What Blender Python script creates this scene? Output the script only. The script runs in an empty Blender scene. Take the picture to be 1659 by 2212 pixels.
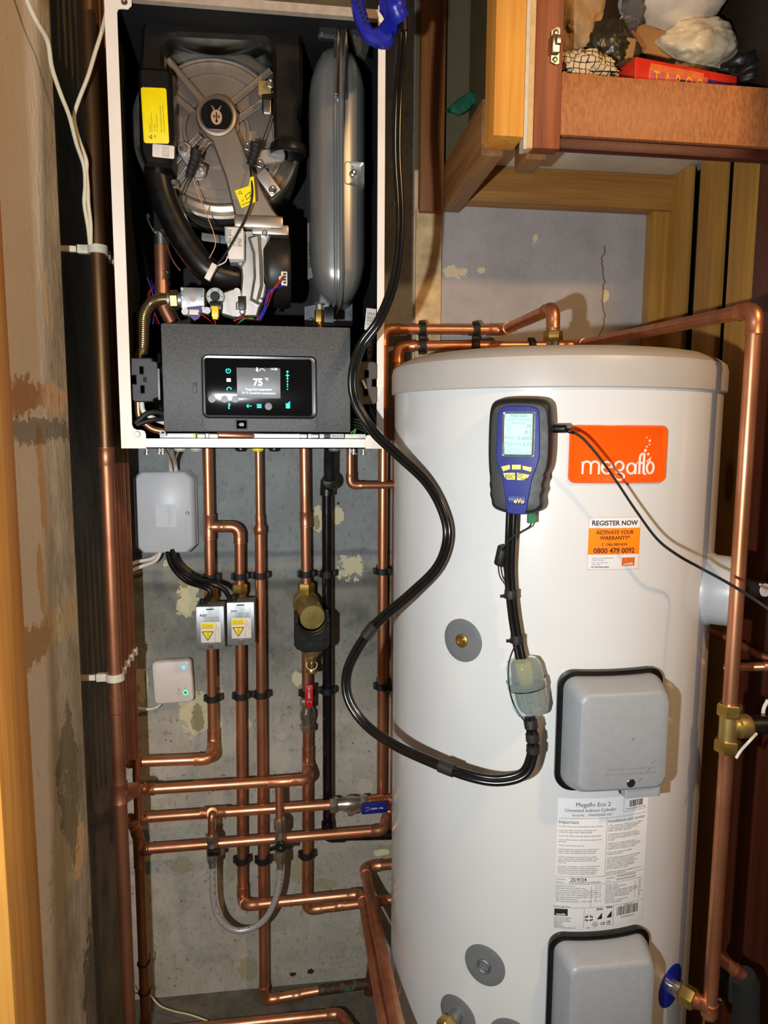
import bpy, bmesh, math, random
from mathutils import Vector, Matrix, Quaternion, noise
random.seed(7)
V = Vector
SC = bpy.context.scene
COL = SC.collection
# ------------------------------------------------------------------ camera
CAMP = V((0, -1.62, 1.40)); FPX = 1534.0
def cam_axes(yaw=7.5, pitch=6.8, roll=0.3):
    y, p, r = map(math.radians, (yaw, pitch, roll))
    f = V((math.sin(y)*math.cos(p), math.cos(y)*math.cos(p), -math.sin(p)))
    ri = V((math.cos(y), -math.sin(y), 0)); u = ri.cross(f)
    return ri*math.cos(r)+u*math.sin(r), -ri*math.sin(r)+u*math.cos(r), f
AX = cam_axes()
cd = bpy.data.cameras.new('camera'); cam = bpy.data.objects.new('camera', cd); COL.objects.link(cam)
m = Matrix((AX[0], AX[1], -AX[2])).transposed().to_4x4(); m.translation = CAMP
cam.matrix_world = m
cd.sensor_width = 36; cd.sensor_fit = 'AUTO'; cd.lens = FPX/2212*36; cd.clip_start = .02
SC.camera = cam
SC.view_settings.view_transform = 'Standard'; SC.view_settings.look = 'None'
SC.view_settings.gamma = 1; SC.view_settings.exposure = 0.13
try: SC.view_settings.use_curve_mapping = False
except Exception: pass
# ------------------------------------------------------------------ lights
w = bpy.data.worlds.new('world'); SC.world = w; w.use_nodes = True
bg = w.node_tree.nodes['Background']; bg.inputs[0].default_value = (.75, .62, .50, 1); bg.inputs[1].default_value = .09
def lamp(name, loc, energy, col, rad):
    l = bpy.data.lights.new(name, 'POINT'); l.energy = energy; l.color = col; l.shadow_soft_size = rad
    o = bpy.data.objects.new(name, l); o.location = loc; COL.objects.link(o); return o
tl_ = bpy.data.lights.new('torch', 'SPOT'); tl_.energy = 54; tl_.color = (.93, .975, 1.0); tl_.shadow_soft_size = .012
tl_.spot_size = math.radians(168); tl_.spot_blend = .5
to_ = bpy.data.objects.new('torch', tl_); to_.location = (-.21, -1.60, 1.32); COL.objects.link(to_)
to_.rotation_euler = (V((.22, -.1, .86))-V(to_.location)).to_track_quat('-Z', 'Y').to_euler()
lamp('hall_lamp', (.98, -1.78, 2.40), 50, (1.0, .60, .27), .05)
# ------------------------------------------------------------------ pixel to point on a vertical plane d metres off the back wall
def P(px, py, d):
    r = AX[2]+AX[0]*((px-829.5)/FPX)-AX[1]*((py-1106)/FPX)
    return CAMP+r*((-d-CAMP.y)/r.y)
def PXX(X, px, py):
    r = AX[2]+AX[0]*((px-829.5)/FPX)-AX[1]*((py-1106)/FPX)
    return CAMP+r*(X/r.x)
CX, CD, CR = .472, .36, .285          # cylinder axis, distance off the wall, radius
# ------------------------------------------------------------------ materials
def lin(c):
    return c/12.92 if c <= .04045 else ((c+.055)/1.055)**2.4
def rgb(r, g, b): return (lin(r/255), lin(g/255), lin(b/255), 1)
MATS = {}
class NT:
    def __init__(s, name):
        s.m = bpy.data.materials.new(name); s.m.use_nodes = True
        s.t = s.m.node_tree; s.n = s.t.nodes; s.b = s.n['Principled BSDF']
        s.pos = s.n.new('ShaderNodeNewGeometry').outputs['Position']
    def link(s, a, b): s.t.links.new(a, b)
    def val(s, inp, v):
        if hasattr(v, 'is_output'): s.link(v, inp)
        else: inp.default_value = v
    def math(s, op, a, b=0.0, clamp=False):
        n = s.n.new('ShaderNodeMath'); n.operation = op; n.use_clamp = clamp
        s.val(n.inputs[0], a); s.val(n.inputs[1], b); return n.outputs[0]
    def vmath(s, op, a, b):
        n = s.n.new('ShaderNodeVectorMath'); n.operation = op
        s.val(n.inputs[0], a); s.val(n.inputs[1], b)
        return n.outputs['Value'] if op in ('LENGTH', 'DISTANCE', 'DOT_PRODUCT') else n.outputs[0]
    def noise(s, scale, detail=4, rough=.55, stretch=(1, 1, 1)):
        n = s.n.new('ShaderNodeTexNoise'); n.inputs['Scale'].default_value = scale
        n.inputs['Detail'].default_value = detail; n.inputs['Roughness'].default_value = rough
        s.link(s.vmath('MULTIPLY', s.pos, stretch), n.inputs['Vector']); return n.outputs[0]
    def ramp(s, f, a, b):
        n = s.n.new('ShaderNodeMapRange'); s.val(n.inputs[0], f)
        n.inputs[1].default_value = a; n.inputs[2].default_value = b; n.clamp = True
        return n.outputs[0]
    def mix(s, f, a, b):
        n = s.n.new('ShaderNodeMix'); n.data_type = 'RGBA'
        s.val(n.inputs[0], f); s.val(n.inputs[6], a); s.val(n.inputs[7], b); return n.outputs[2]
    def bump(s, h, strength=.3, dist=.002):
        n = s.n.new('ShaderNodeBump'); n.inputs['Strength'].default_value = strength
        n.inputs['Distance'].default_value = dist; s.link(h, n.inputs['Height'])
        s.link(n.outputs[0], s.b.inputs['Normal'])
    def set(s, color=None, rough=None, metal=None):
        if color is not None: s.val(s.b.inputs['Base Color'], color)
        if rough is not None: s.val(s.b.inputs['Roughness'], rough)
        if metal is not None: s.val(s.b.inputs['Metallic'], metal)
def M(name, col, rough=.5, metal=0.0, var=.08, vs=60, bump=0.0, emit=0, stretch=(1, 1, 1), coat=0):
    if name in MATS: return MATS[name]
    t = NT(name); c = rgb(*col)
    if var:
        f = t.noise(vs, 3, .55, stretch)
        dk = tuple(x*(1-var*2.2) for x in c[:3])+(1,); lt = tuple(min(1, x*(1+var*1.2)) for x in c[:3])+(1,)
        t.set(t.mix(t.ramp(f, .3, .7), dk, lt), None, metal)
        t.set(None, t.math('ADD', t.math('MULTIPLY', f, .18), rough-.09), None)
        if bump: t.bump(f, bump)
    else: t.set(c, rough, metal)
    if emit:
        t.b.inputs['Emission Color'].default_value = c; t.b.inputs['Emission Strength'].default_value = emit
    if coat: t.b.inputs['Coat Weight'].default_value = coat; t.b.inputs['Coat Roughness'].default_value = .1
    MATS[name] = t.m; return t.m
def wood(name, c1, c2, grain='z', rough=.45, scale=1.0, coat=0.0, knots=0):
    if name in MATS: return MATS[name]
    t = NT(name); st = {'z': (60, 60, 2.2), 'x': (2.2, 60, 60), 'y': (60, 2.2, 60)}[grain]
    f = t.noise(scale, 5, .6, st); g = t.noise(scale*3.3, 3, .6, st)
    big = t.noise(4, 2, .5)
    h = t.math('ADD', t.math('MULTIPLY', f, .7), t.math('MULTIPLY', g, .3))
    c = t.mix(t.ramp(h, .36, .64), rgb(*c1), rgb(*c2))
    c = t.mix(t.math('MULTIPLY', t.ramp(big, .45, .7), .35), c, rgb(*[x*.72 for x in c1]))
    if knots:
        vn = t.n.new('ShaderNodeTexVoronoi'); vn.inputs['Scale'].default_value = knots
        stv = {'z': (1, 1, .35), 'x': (.35, 1, 1), 'y': (1, .35, 1)}[grain]
        t.link(t.vmath('MULTIPLY', t.pos, stv), vn.inputs['Vector'])
        k = t.ramp(vn.outputs['Distance'], .14, .07)
        c = t.mix(k, c, rgb(c1[0]*.55, c1[1]*.42, c1[2]*.35))
    t.set(c, rough, 0); t.bump(h, .25, .001)
    t.b.inputs['Coat Weight'].default_value = coat
    MATS[name] = t.m; return t.m
def copper_mat(name, base=(226, 156, 116), dark=(164, 98, 66), rough=.34, metal=.9):
    if name in MATS: return MATS[name]
    t = NT(name); f = t.noise(34, 5, .65, (1, 1, .35)); g = t.noise(7, 3, .5)
    c = t.mix(t.ramp(f, .38, .72), rgb(*base), rgb(*[b*.84 for b in base]))
    c = t.mix(t.math('MULTIPLY', t.ramp(g, .5, .75), .7), c, rgb(*dark))
    t.set(c, t.math('ADD', t.math('MULTIPLY', f, .28), rough-.1), metal)
    MATS[name] = t.m; return t.m
# ------------------------------------------------------------------ mesh builder
class MB:
    def __init__(s): s.v = []; s.f = []; s.m = []
    def add(s, vs, fs, mat=0):
        o = len(s.v); s.v += [V(x) for x in vs]
        for f in fs: s.f.append([i+o for i in f]); s.m.append(mat)
    def box(s, c, size, mat=0, bev=0.0, rot=None, seg=2):
        bm = bmesh.new(); bmesh.ops.create_cube(bm, size=1)
        for v in bm.verts: v.co = V((v.co.x*size[0], v.co.y*size[1], v.co.z*size[2]))
        if bev:
            bmesh.ops.bevel(bm, geom=bm.edges[:], offset=bev, segments=seg, affect='EDGES', profile=.6)
        bm.verts.index_update(); R = rot or Matrix.Identity(3); c = V(c)
        s.add([c+R@v.co for v in bm.verts], [[v.index for v in f.verts] for f in bm.faces], mat); bm.free(); return s
    def span(s, a, b, mat=0, bev=0.0):
        a = V(a); b = V(b); return s.box((a+b)/2, [abs(x) for x in (b-a)], mat, bev)
    def tube(s, pts, r, mat=0, seg=18, caps=True, up=None):
        pts = [V(p) for p in pts]; n = len(pts); rr = r if isinstance(r, (list, tuple)) else [r]*n
        T = []
        for i in range(n):
            a = pts[max(i-1, 0)]; b = pts[min(i+1, n-1)]
            t1 = (pts[i]-a); t2 = (b-pts[i]); t = (t1.normalized() if t1.length > 1e-9 else V())+(t2.normalized() if t2.length > 1e-9 else V())
            T.append(t.normalized() if t.length > 1e-9 else (T[-1] if T else V((0, 0, 1))))
        N = T[0].orthogonal().normalized()
        vs = []; fs = []
        for i in range(n):
            if i: N = (T[i-1].rotation_difference(T[i])@N); N = (N-T[i]*N.dot(T[i])).normalized()
            B = T[i].cross(N)
            for k in range(seg):
                a = 2*math.pi*k/seg; vs.append(pts[i]+(N*math.cos(a)+B*math.sin(a))*rr[i])
        for i in range(n-1):
            for k in range(seg):
                k2 = (k+1) % seg; fs.append([i*seg+k, i*seg+k2, (i+1)*seg+k2, (i+1)*seg+k])
        if caps: fs.append(list(range(seg-1, -1, -1))); fs.append([(n-1)*seg+k for k in range(seg)])
        s.add(vs, fs, mat); return s
    def lathe(s, prof, o, ax, mat=0, seg=32, caps=True, phase=0.0, mats=None):
        o = V(o); ax = V(ax).normalized(); N = ax.orthogonal().normalized(); B = ax.cross(N); vs = []; fs = []
        for (r, h) in prof:
            for k in range(seg):
                a = 2*math.pi*(k+phase)/seg; vs.append(o+ax*h+(N*math.cos(a)+B*math.sin(a))*r)
        n = len(prof)
        for i in range(n-1):
            for k in range(seg):
                k2 = (k+1) % seg; fs.append([i*seg+k, i*seg+k2, (i+1)*seg+k2, (i+1)*seg+k])
        if caps: fs.append(list(range(seg-1, -1, -1))); fs.append([(n-1)*seg+k for k in range(seg)])
        s.add(vs, fs, mat); return s
    def hexnut(s, a, b, r, mat=0):
        a = V(a); b = V(b); L = (b-a).length; e = L*.12
        return s.lathe([(r*.9, 0), (r, e), (r, L-e), (r*.9, L)], a, b-a, mat, 6)
    def prism(s, fr, pts, w0, w1, mat=0, bev=0.0):
        n = len(pts); cu = sum(p[0] for p in pts)/n; cv = sum(p[1] for p in pts)/n
        rings = [(0, w0), (0, w1)] if not bev else [(0, w0), (0, w1-bev*(1 if w1 > w0 else -1)), (bev, w1)]
        vs = []
        for (ins, w) in rings:
            for i, p in enumerate(pts):
                if ins:
                    a = V(pts[i-1]); b = V(p); c = V(pts[(i+1) % n])
                    e1 = (b-a).normalized(); e2 = (c-b).normalized(); n1 = V((-e1.y, e1.x)); n2 = V((-e2.y, e2.x))
                    k = (n1+n2); k = k/max(.4, k.dot(n1)) if k.length > 1e-6 else n1
                    q = b+k*ins*s.orient(pts)
                    vs.append(fr(q.x, q.y, w))
                else: vs.append(fr(p[0], p[1], w))
        fs = [list(range(n))[::-1]]
        for r in range(len(rings)-1):
            for i in range(n): j = (i+1) % n; fs.append([r*n+i, r*n+j, (r+1)*n+j, (r+1)*n+i])
        fs.append([(len(rings)-1)*n+i for i in range(n)]); s.add(vs, fs, mat); return s
    @staticmethod
    def orient(pts):
        a = sum(pts[i-1][0]*p[1]-p[0]*pts[i-1][1] for i, p in enumerate(pts)); return 1 if a > 0 else -1
    def loft(s, fr, rings, mat=0, c=(0, 0), nc=6, ns=8, capmat=None, base=True):
        """rings of rounded rectangles (half width, half height, corner radius, w)"""
        vs = []; k = None
        for (hw, hh, rad, w) in rings:
            rad = max(1e-5, min(rad, hw, hh)); top = []
            for i in range(nc+1):
                a = math.pi-(math.pi/2)*i/nc; top.append((-hw+rad+rad*math.cos(a), hh-rad+rad*math.sin(a)))
            for i in range(1, ns): top.append((-hw+rad+(2*hw-2*rad)*i/ns, hh))
            for i in range(nc+1):
                a = math.pi/2-(math.pi/2)*i/nc; top.append((hw-rad+rad*math.cos(a), hh-rad+rad*math.sin(a)))
            k = len(top); loop = top+[(u, -v) for (u, v) in reversed(top)]
            vs += [fr(c[0]+u, c[1]+v, w) for (u, v) in loop]
        n = 2*k; fs = []
        for r in range(len(rings)-1):
            for i in range(n): j = (i+1) % n; fs.append([r*n+j, r*n+i, (r+1)*n+i, (r+1)*n+j])
        s.add(vs, fs, mat)
        o = len(s.v)-len(vs)
        def cap(r, flip, mt):
            for i in range(k-1):
                q = [r*n+i, r*n+i+1, r*n+n-2-i, r*n+n-1-i]
                if not flip: q = q[::-1]
                s.f.append([x+o for x in q]); s.m.append(mt)
        cap(len(rings)-1, False, mat if capmat is None else capmat)
        if base: cap(0, True, mat)
        return s
    def slab(s, fr, hw, hh, w0, w1, rad=.002, bev=.001, mat=0, c=(0, 0), ns=8, capmat=None):
        b = bev
        return s.loft(fr, [(hw, hh, rad, w0), (hw, hh, rad, w1-b), (hw-b*.3, hh-b*.3, rad, w1-b*.3), (hw-b, hh-b, max(rad-b, .0002), w1)], mat, c, 5, ns, capmat)
    def text(s, fr, txt, size=None, width=None, mat=0, c=(0, 0), w=.0004, align='c', bold=0, th=0.0, rot=0, sx=1.0):
        vs, fs, wd, ht = text_geo(txt, bold)
        k = width/wd if width else size
        kx = k*sx; off = {'c': -wd/2, 'l': 0, 'r': -wd}[align]; cr, sr = math.cos(rot), math.sin(rot)
        def mp(x, y, ww):
            u = (x+off)*kx; v = (y-.36)*k if not width or True else y*k
            return fr(c[0]+u*cr-v*sr, c[1]+u*sr+v*cr, ww)
        s.add([mp(x, y, w) for x, y in vs], fs, mat); return s
    def build(s, name, mats, parent=None, sharp=38):
        if not isinstance(mats, (list, tuple)): mats = [mats]
        me = bpy.data.meshes.new(name)
        if parent is not None: o0 = ORG[parent.name]
        else:
            xs = [v.x for v in s.v]; ys = [v.y for v in s.v]; zs = [v.z for v in s.v]
            o0 = V(((min(xs)+max(xs))/2, (min(ys)+max(ys))/2, min(zs)))
        me.from_pydata([v-o0 for v in s.v], [], s.f); me.polygons.foreach_set('material_index', s.m)
        for mt in mats: me.materials.append(mt)
        me.polygons.foreach_set('use_smooth', [True]*len(s.f)); me.update(); me.validate()
        me.set_sharp_from_angle(angle=math.radians(75 if getattr(s, 'soft', 0) else sharp))
        ob = bpy.data.objects.new(name, me); COL.objects.link(ob)
        if parent is not None: ob.parent = parent
        else: ob.location = o0
        ORG[ob.name] = o0; return ob
ORG = {}
TG = {}
def text_geo(txt, bold=0):
    key = (txt, bold)
    if key in TG: return TG[key]
    cu = bpy.data.curves.new('tmp', 'FONT'); cu.body = txt; cu.size = 1; cu.offset = bold; cu.resolution_u = 3
    ob = bpy.data.objects.new('tmp', cu); COL.objects.link(ob)
    dg = bpy.context.evaluated_depsgraph_get(); me = bpy.data.meshes.new_from_object(ob.evaluated_get(dg))
    vs = [(v.co.x, v.co.y) for v in me.vertices]; fs = [list(p.vertices) for p in me.polygons]
    bpy.data.objects.remove(ob); bpy.data.curves.remove(cu); bpy.data.meshes.remove(me)
    if not vs: vs = [(0, 0), (.1, 0), (0, .1)]; fs = [[0, 1, 2]]
    x0 = min(v[0] for v in vs); x1 = max(v[0] for v in vs); y1 = max(v[1] for v in vs)
    vs = [(x-x0, y) for x, y in vs]; TG[key] = (vs, fs, max(x1-x0, .01), y1); return TG[key]
def tag(o, label=None, cat=None, group=None, kind=None):
    if label: o['label'] = label
    if cat: o['category'] = cat
    if group: o['group'] = group
    if kind: o['kind'] = kind
    return o
def empty(name, loc, label, cat, group=None):
    o = bpy.data.objects.new(name, None); COL.objects.link(o); o.location = loc; o.empty_display_size = .02
    ORG[o.name] = V(loc); return tag(o, label, cat, group)
def frame(o, U, Vv):
    o = V(o); U = V(U).normalized(); Vv = V(Vv); N = U.cross(Vv).normalized(); W = N.cross(U)
    return lambda u, v, w: o+U*u+W*v+N*w
def FY(o, roll=0):      # facing the camera side (-Y)
    c, s_ = math.cos(roll), math.sin(roll)
    return frame(o, (c, 0, s_), (-s_, 0, c))
def cylf(a0, z0, R=CR):
    a0 = math.radians(a0)
    def fr(u, v, w):
        a = a0+u/R; return V((CX+(R+w)*math.sin(a), -CD-(R+w)*math.cos(a), z0+v))
    return fr
def flatcyl(a0, z0, R=CR):  # flat frame tangent to the cylinder
    a = math.radians(a0); n = V((math.sin(a), -math.cos(a), 0)); u = V((math.cos(a), math.sin(a), 0))
    o = V((CX, -CD, z0))+n*R
    return lambda x, y, w_: o+u*x+V((0, 0, y))+n*w_
def spline(pts, n=8):
    pts = [V(p) for p in pts]; out = []
    for i in range(len(pts)-1):
        p0 = pts[max(i-1, 0)]; p1 = pts[i]; p2 = pts[i+1]; p3 = pts[min(i+2, len(pts)-1)]
        for k in range(n):
            t = k/n; out.append(.5*((2*p1)+(p2-p0)*t+(2*p0-5*p1+4*p2-p3)*t*t+(3*p1-p0-3*p2+p3)*t**3))
    out.append(pts[-1]); return out
def fillet(pts, R, n=7):
    pts = [V(p) for p in pts]; out = [pts[0]]; info = []
    for i in range(1, len(pts)-1):
        a = (pts[i-1]-pts[i]); b = (pts[i+1]-pts[i]); la, lb = a.length, b.length; a.normalize(); b.normalize()
        th = math.pi-a.angle(b)
        if th < .06: out.append(pts[i]); continue
        t = min(R*math.tan(th/2), la*.45, lb*.45); s0 = pts[i]+a*t; e0 = pts[i]+b*t
        arc = []
        for k in range(n+1):
            q = k/n; arc.append(s0*(1-q)**2+pts[i]*2*q*(1-q)+e0*q*q)
        out += arc; info.append((i, arc, a, b, th, la, lb))
    out.append(pts[-1]); return out, info
def chaikin(l, n=2):
    for _ in range(n):
        o = []
        for i, a in enumerate(l):
            b = l[(i+1) % len(l)]; o += [(a[0]*.75+b[0]*.25, a[1]*.75+b[1]*.25), (a[0]*.25+b[0]*.75, a[1]*.25+b[1]*.75)]
        l = o
    return l
def wpts(pts): return [p if isinstance(p, V) else P(*p) for p in pts]
CU = copper_mat('copper')
CU2 = copper_mat('copper_aged', (186, 124, 92), (118, 74, 52), .42)
CU3 = copper_mat('copper_tarnished', (124, 92, 62), (62, 46, 32), .45)
def collar(mb, p, q, r, mat=0):
    """fitting sleeve from p to q with beaded ends"""
    p = V(p); q = V(q); L = (q-p).length; t = (q-p).normalized(); e = min(.003, L*.2)
    mb.tube([p, p+t*.0006, p+t*e, p+t*(e+.001), q-t*(e+.001), q-t*e, q-t*.0006, q], [r*1.0, r*1.17, r*1.17, r*1.12, r*1.12, r*1.17, r*1.17, r*1.0])
def pipe(label, pts, r=.011, mat=None, elbows=True, couplings=(), tees=(), name='copper_pipe', cat='pipe', group=None, R=None, fm=None):
    mat = mat or CU; fm = fm or mat; pts = wpts(pts); R = R or r*1.9
    path, info = fillet(pts, R); lo = min(pts, key=lambda p: p.z)
    root = empty(name, lo, label, cat, group)
    MB().tube(path, r, 0, 20).build('tube', mat, root)
    if elbows:
        for (i, arc, a, b, th, la, lb) in info:
            e1 = min(r*1.5, la*.4); e2 = min(r*1.5, lb*.4)
            pl = [arc[0]+a*e1, arc[0]+a*(e1-.0006), arc[0]+a*(e1-.003), arc[0]+a*(e1-.004)]+arc+[arc[-1]+b*(e2-.004), arc[-1]+b*(e2-.003), arc[-1]+b*(e2-.0006), arc[-1]+b*e2]
            rr = [r, r*1.17, r*1.17, r*1.12]+[r*1.14]*len(arc)+[r*1.12, r*1.17, r*1.17, r]
            MB().tube(pl, rr, 0, 20).build('elbow', fm, root)
    for (p, q) in couplings:
        mb = MB(); collar(mb, wpts([p])[0], wpts([q])[0], r); mb.build('coupling', fm, root)
    for (p, q, b0, b1) in tees:
        mb = MB(); p, q, b0, b1 = wpts([p, q, b0, b1]); collar(mb, p, q, r); collar(mb, b0, b1, r); mb.build('tee', fm, root)
    return root
def vert(px, py, d, py0, py1, X=None):
    a = P(px, py, d); X = a.x if X is None else X
    return V((X, -d, P(px, py0, d).z)), V((X, -d, P(px, py1, d).z))
# ================================================================== THE ROOM
def struct(name, mb, mats): return tag(mb.build(name, mats), kind='structure')
def patches(t, col, base, lst, u='X', scale=1.0):
    """irregular stains and peeled areas: lst = (u, z, ru, rz, rgb, strength)"""
    sep = t.n.new('ShaderNodeSeparateXYZ'); t.link(t.pos, sep.inputs[0])
    nz = t.math('MULTIPLY', t.math('SUBTRACT', t.noise(20, 5, .7), .5), 5.5)
    nz2 = t.math('MULTIPLY', t.math('SUBTRACT', t.noise(75, 4, .7), .5), 2.6)
    nn = t.math('ADD', nz, nz2)
    for (pu, pz, ru, rz, c, st) in lst:
        a = t.math('POWER', t.math('MULTIPLY', t.math('SUBTRACT', sep.outputs[u], pu), 1/ru), 2.0)
        b = t.math('POWER', t.math('MULTIPLY', t.math('SUBTRACT', sep.outputs['Z'], pz), 1/rz), 2.0)
        d = t.math('ADD', t.math('ADD', a, b), nn)
        col = t.mix(t.math('MULTIPLY', t.ramp(d, 1.03, .97), st), col, rgb(*c))
    return col
def wall_back_mat():
    t = NT('plaster_back'); sep = t.n.new('ShaderNodeSeparateXYZ'); t.link(t.pos, sep.inputs[0])
    f1 = t.noise(3.2, 6, .62); f2 = t.noise(95, 4, .7, (1, 1, .6)); f3 = t.noise(14, 5, .65)
    blue = t.mix(t.ramp(f3, .3, .7), rgb(122, 127, 126), rgb(150, 154, 152))
    rough_ = t.mix(t.ramp(f3, .35, .66), rgb(98, 98, 90), rgb(144, 142, 130))
    pale = t.mix(t.ramp(f3, .3, .7), rgb(160, 151, 134), rgb(194, 186, 170))
    z = t.math('ADD', sep.outputs['Z'], t.math('MULTIPLY', t.math('SUBTRACT', f1, .5), .16))
    c = t.mix(t.ramp(z, 1.10, 1.06), blue, rough_)
    c = t.mix(t.ramp(z, .90, .70), c, pale)
    # smudged horizontal trowel ridge
    zz = t.math('ADD', sep.outputs['Z'], t.math('MULTIPLY', t.math('SUBTRACT', f3, .5), .02))
    for (z0, hw, col, s) in ((P(600, 1196, 0).z, .011, (84, 86, 84), .55), (P(600, 1222, 0).z, .012, (160, 152, 134), .6), (P(600, 1262, 0).z, .016, (70, 70, 66), .6), (P(600, 1530, 0).z, .02, (150, 144, 130), .4)):
        k = t.ramp(t.math('ABSOLUTE', t.math('SUBTRACT', zz, z0)), hw, hw*.3)
        c = t.mix(t.math('MULTIPLY', k, s), c, rgb(*col))
    # pits
    vn = t.n.new('ShaderNodeTexVoronoi'); vn.inputs['Scale'].default_value = 62; t.link(t.vmath('ADD', t.vmath('MULTIPLY', t.pos, (1, 1, 1.1)), (0, 0, 0)), vn.inputs['Vector'])
    pit = t.math('MULTIPLY', t.ramp(vn.outputs['Distance'], .20, .10), t.ramp(t.noise(30, 2, .5), .50, .60))
    pit = t.math('MULTIPLY', pit, t.ramp(z, 1.02, .92))
    c = t.mix(t.math('MULTIPLY', pit, .75), c, rgb(60, 52, 42))
    c = t.mix(t.math('MULTIPLY', t.ramp(f2, .54, .70), .5), c, rgb(66, 66, 60))
    c = t.mix(t.math('MULTIPLY', t.ramp(t.noise(7, 6, .7), .52, .66), .35), c, rgb(78, 78, 72))
    pt = []
    def q(px, py, rx, ry, col, s=1.0):
        o = P(px, py, 0); a = P(px+rx, py, 0).x-o.x; b = o.z-P(px, py+ry, 0).z
        pt.append((o.x, o.z, a, b, col, s))
    cream = (206, 196, 158); olive = (120, 108, 62)
    for a in [(404, 1290, 24, 46), (357, 1218, 7, 9), (684, 1118, 12, 30), (730, 1112, 12, 20), (752, 1226, 30, 30), (303, 1478, 15, 34), (420, 1540, 34, 46), (641, 1464, 11, 18), (537, 1562, 6, 12), (462, 1560, 16, 26)]: q(*a, cream)
    for a in [(398, 1262, 10, 10), (426, 1552, 14, 26), (684, 1128, 6, 14), (296, 1488, 5, 12)]: q(*a, olive, .7)
    for a in [(494, 1606, 20, 26), (340, 1716, 22, 10), (610, 1590, 10, 8), (600, 1640, 26, 30), (660, 1690, 24, 16), (345, 1650, 20, 12), (788, 1700, 18, 16)]: q(*a, (190, 184, 162), .75)
    for a in [(398, 1868, 30, 18), (700, 1912, 26, 14), (640, 1880, 14, 28), (538, 2092, 22, 24), (560, 2150, 70, 8), (810, 2120, 26, 50), (790, 2000, 14, 30), (500, 1870, 14, 34), (835, 1840, 24, 12)]: q(*a, (150, 138, 92), .55)
    for a in [(820, 1842, 20, 7)]: q(*a, (226, 214, 168))
    for a in [(731, 1087, 3.5, 4), (670, 2098, 8, 7), (632, 2105, 8, 4)]: q(*a, (70, 34, 22))
    c = patches(t, c, None, pt)
    # right bay: lilac-grey paint with drips and a cracked beige pillar strip
    lil = t.mix(t.ramp(t.noise(9, 5, .6), .3, .7), rgb(158, 152, 148), rgb(182, 176, 174))
    x893 = P(893, 600, 0).x; x953 = P(951, 600, 0).x
    sx = t.math('ADD', sep.outputs['X'], t.math('MULTIPLY', t.math('SUBTRACT', f2, .5), .012))
    strip = t.mix(t.ramp(f3, .3, .7), rgb(196, 168, 122), rgb(222, 198, 158))
    drip = t.ramp(t.noise(1.0, 3, .5, (90, 1, 3)), .66, .72)
    lil = t.mix(t.math('MULTIPLY', drip, .45), lil, rgb(170, 140, 104))
    lil = t.mix(t.math('MULTIPLY', t.ramp(f2, .60, .72), .3), lil, rgb(110, 104, 100))
    lp = []; keep = pt; pt = lp
    for a in [(985, 590, 26, 16), (1040, 584, 8, 6), (935, 600, 20, 20), (1156, 520, 6, 14), (1308, 640, 7, 12)]:
        o = P(a[0], a[1], 0); lp.append((o.x, o.z, P(a[0]+a[2], a[1], 0).x-o.x, o.z-P(a[0], a[1]+a[3], 0).z, (226, 204, 166), 1))
    o = P(918, 630, 0); lp.append((o.x, o.z, .007, .007, (40, 34, 28), 1))
    wall_r = t.mix(t.ramp(sx, x953-.001, x953+.001), strip, lil)
    wall_r = patches(t, wall_r, None, lp)
    # wandering vertical crack
    xc = P(1303, 620, 0).x
    wob = t.math('MULTIPLY', t.math('SUBTRACT', t.noise(1.0, 3, .6, (.001, .001, 16)), .5), .05)
    dx = t.math('ABSOLUTE', t.math('SUBTRACT', sep.outputs['X'], t.math('ADD', wob, xc)))
    k = t.math('MULTIPLY', t.ramp(dx, .0022, .0012), t.ramp(sep.outputs['Z'], P(1303, 528, 0).z+.002, P(1303, 535, 0).z))
    wall_r = t.mix(k, wall_r, rgb(120, 92, 58))
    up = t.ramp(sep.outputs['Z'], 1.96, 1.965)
    wall_r = t.mix(up, wall_r, rgb(92, 84, 58))  # wall above the shelf coloured dark olive to stand in for the shade there
    c = t.mix(t.ramp(sep.outputs['X'], x893-.0005, x893+.0005), c, wall_r)
    t.set(c, .72, 0); t.bump(t.math('ADD', f2, t.math('MULTIPLY', f3, .8)), .45, .003); return t.m
struct('wall_back', MB().span((-.46, 0, -.1), (1.10, .10, 2.75)), wall_back_mat())
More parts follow.
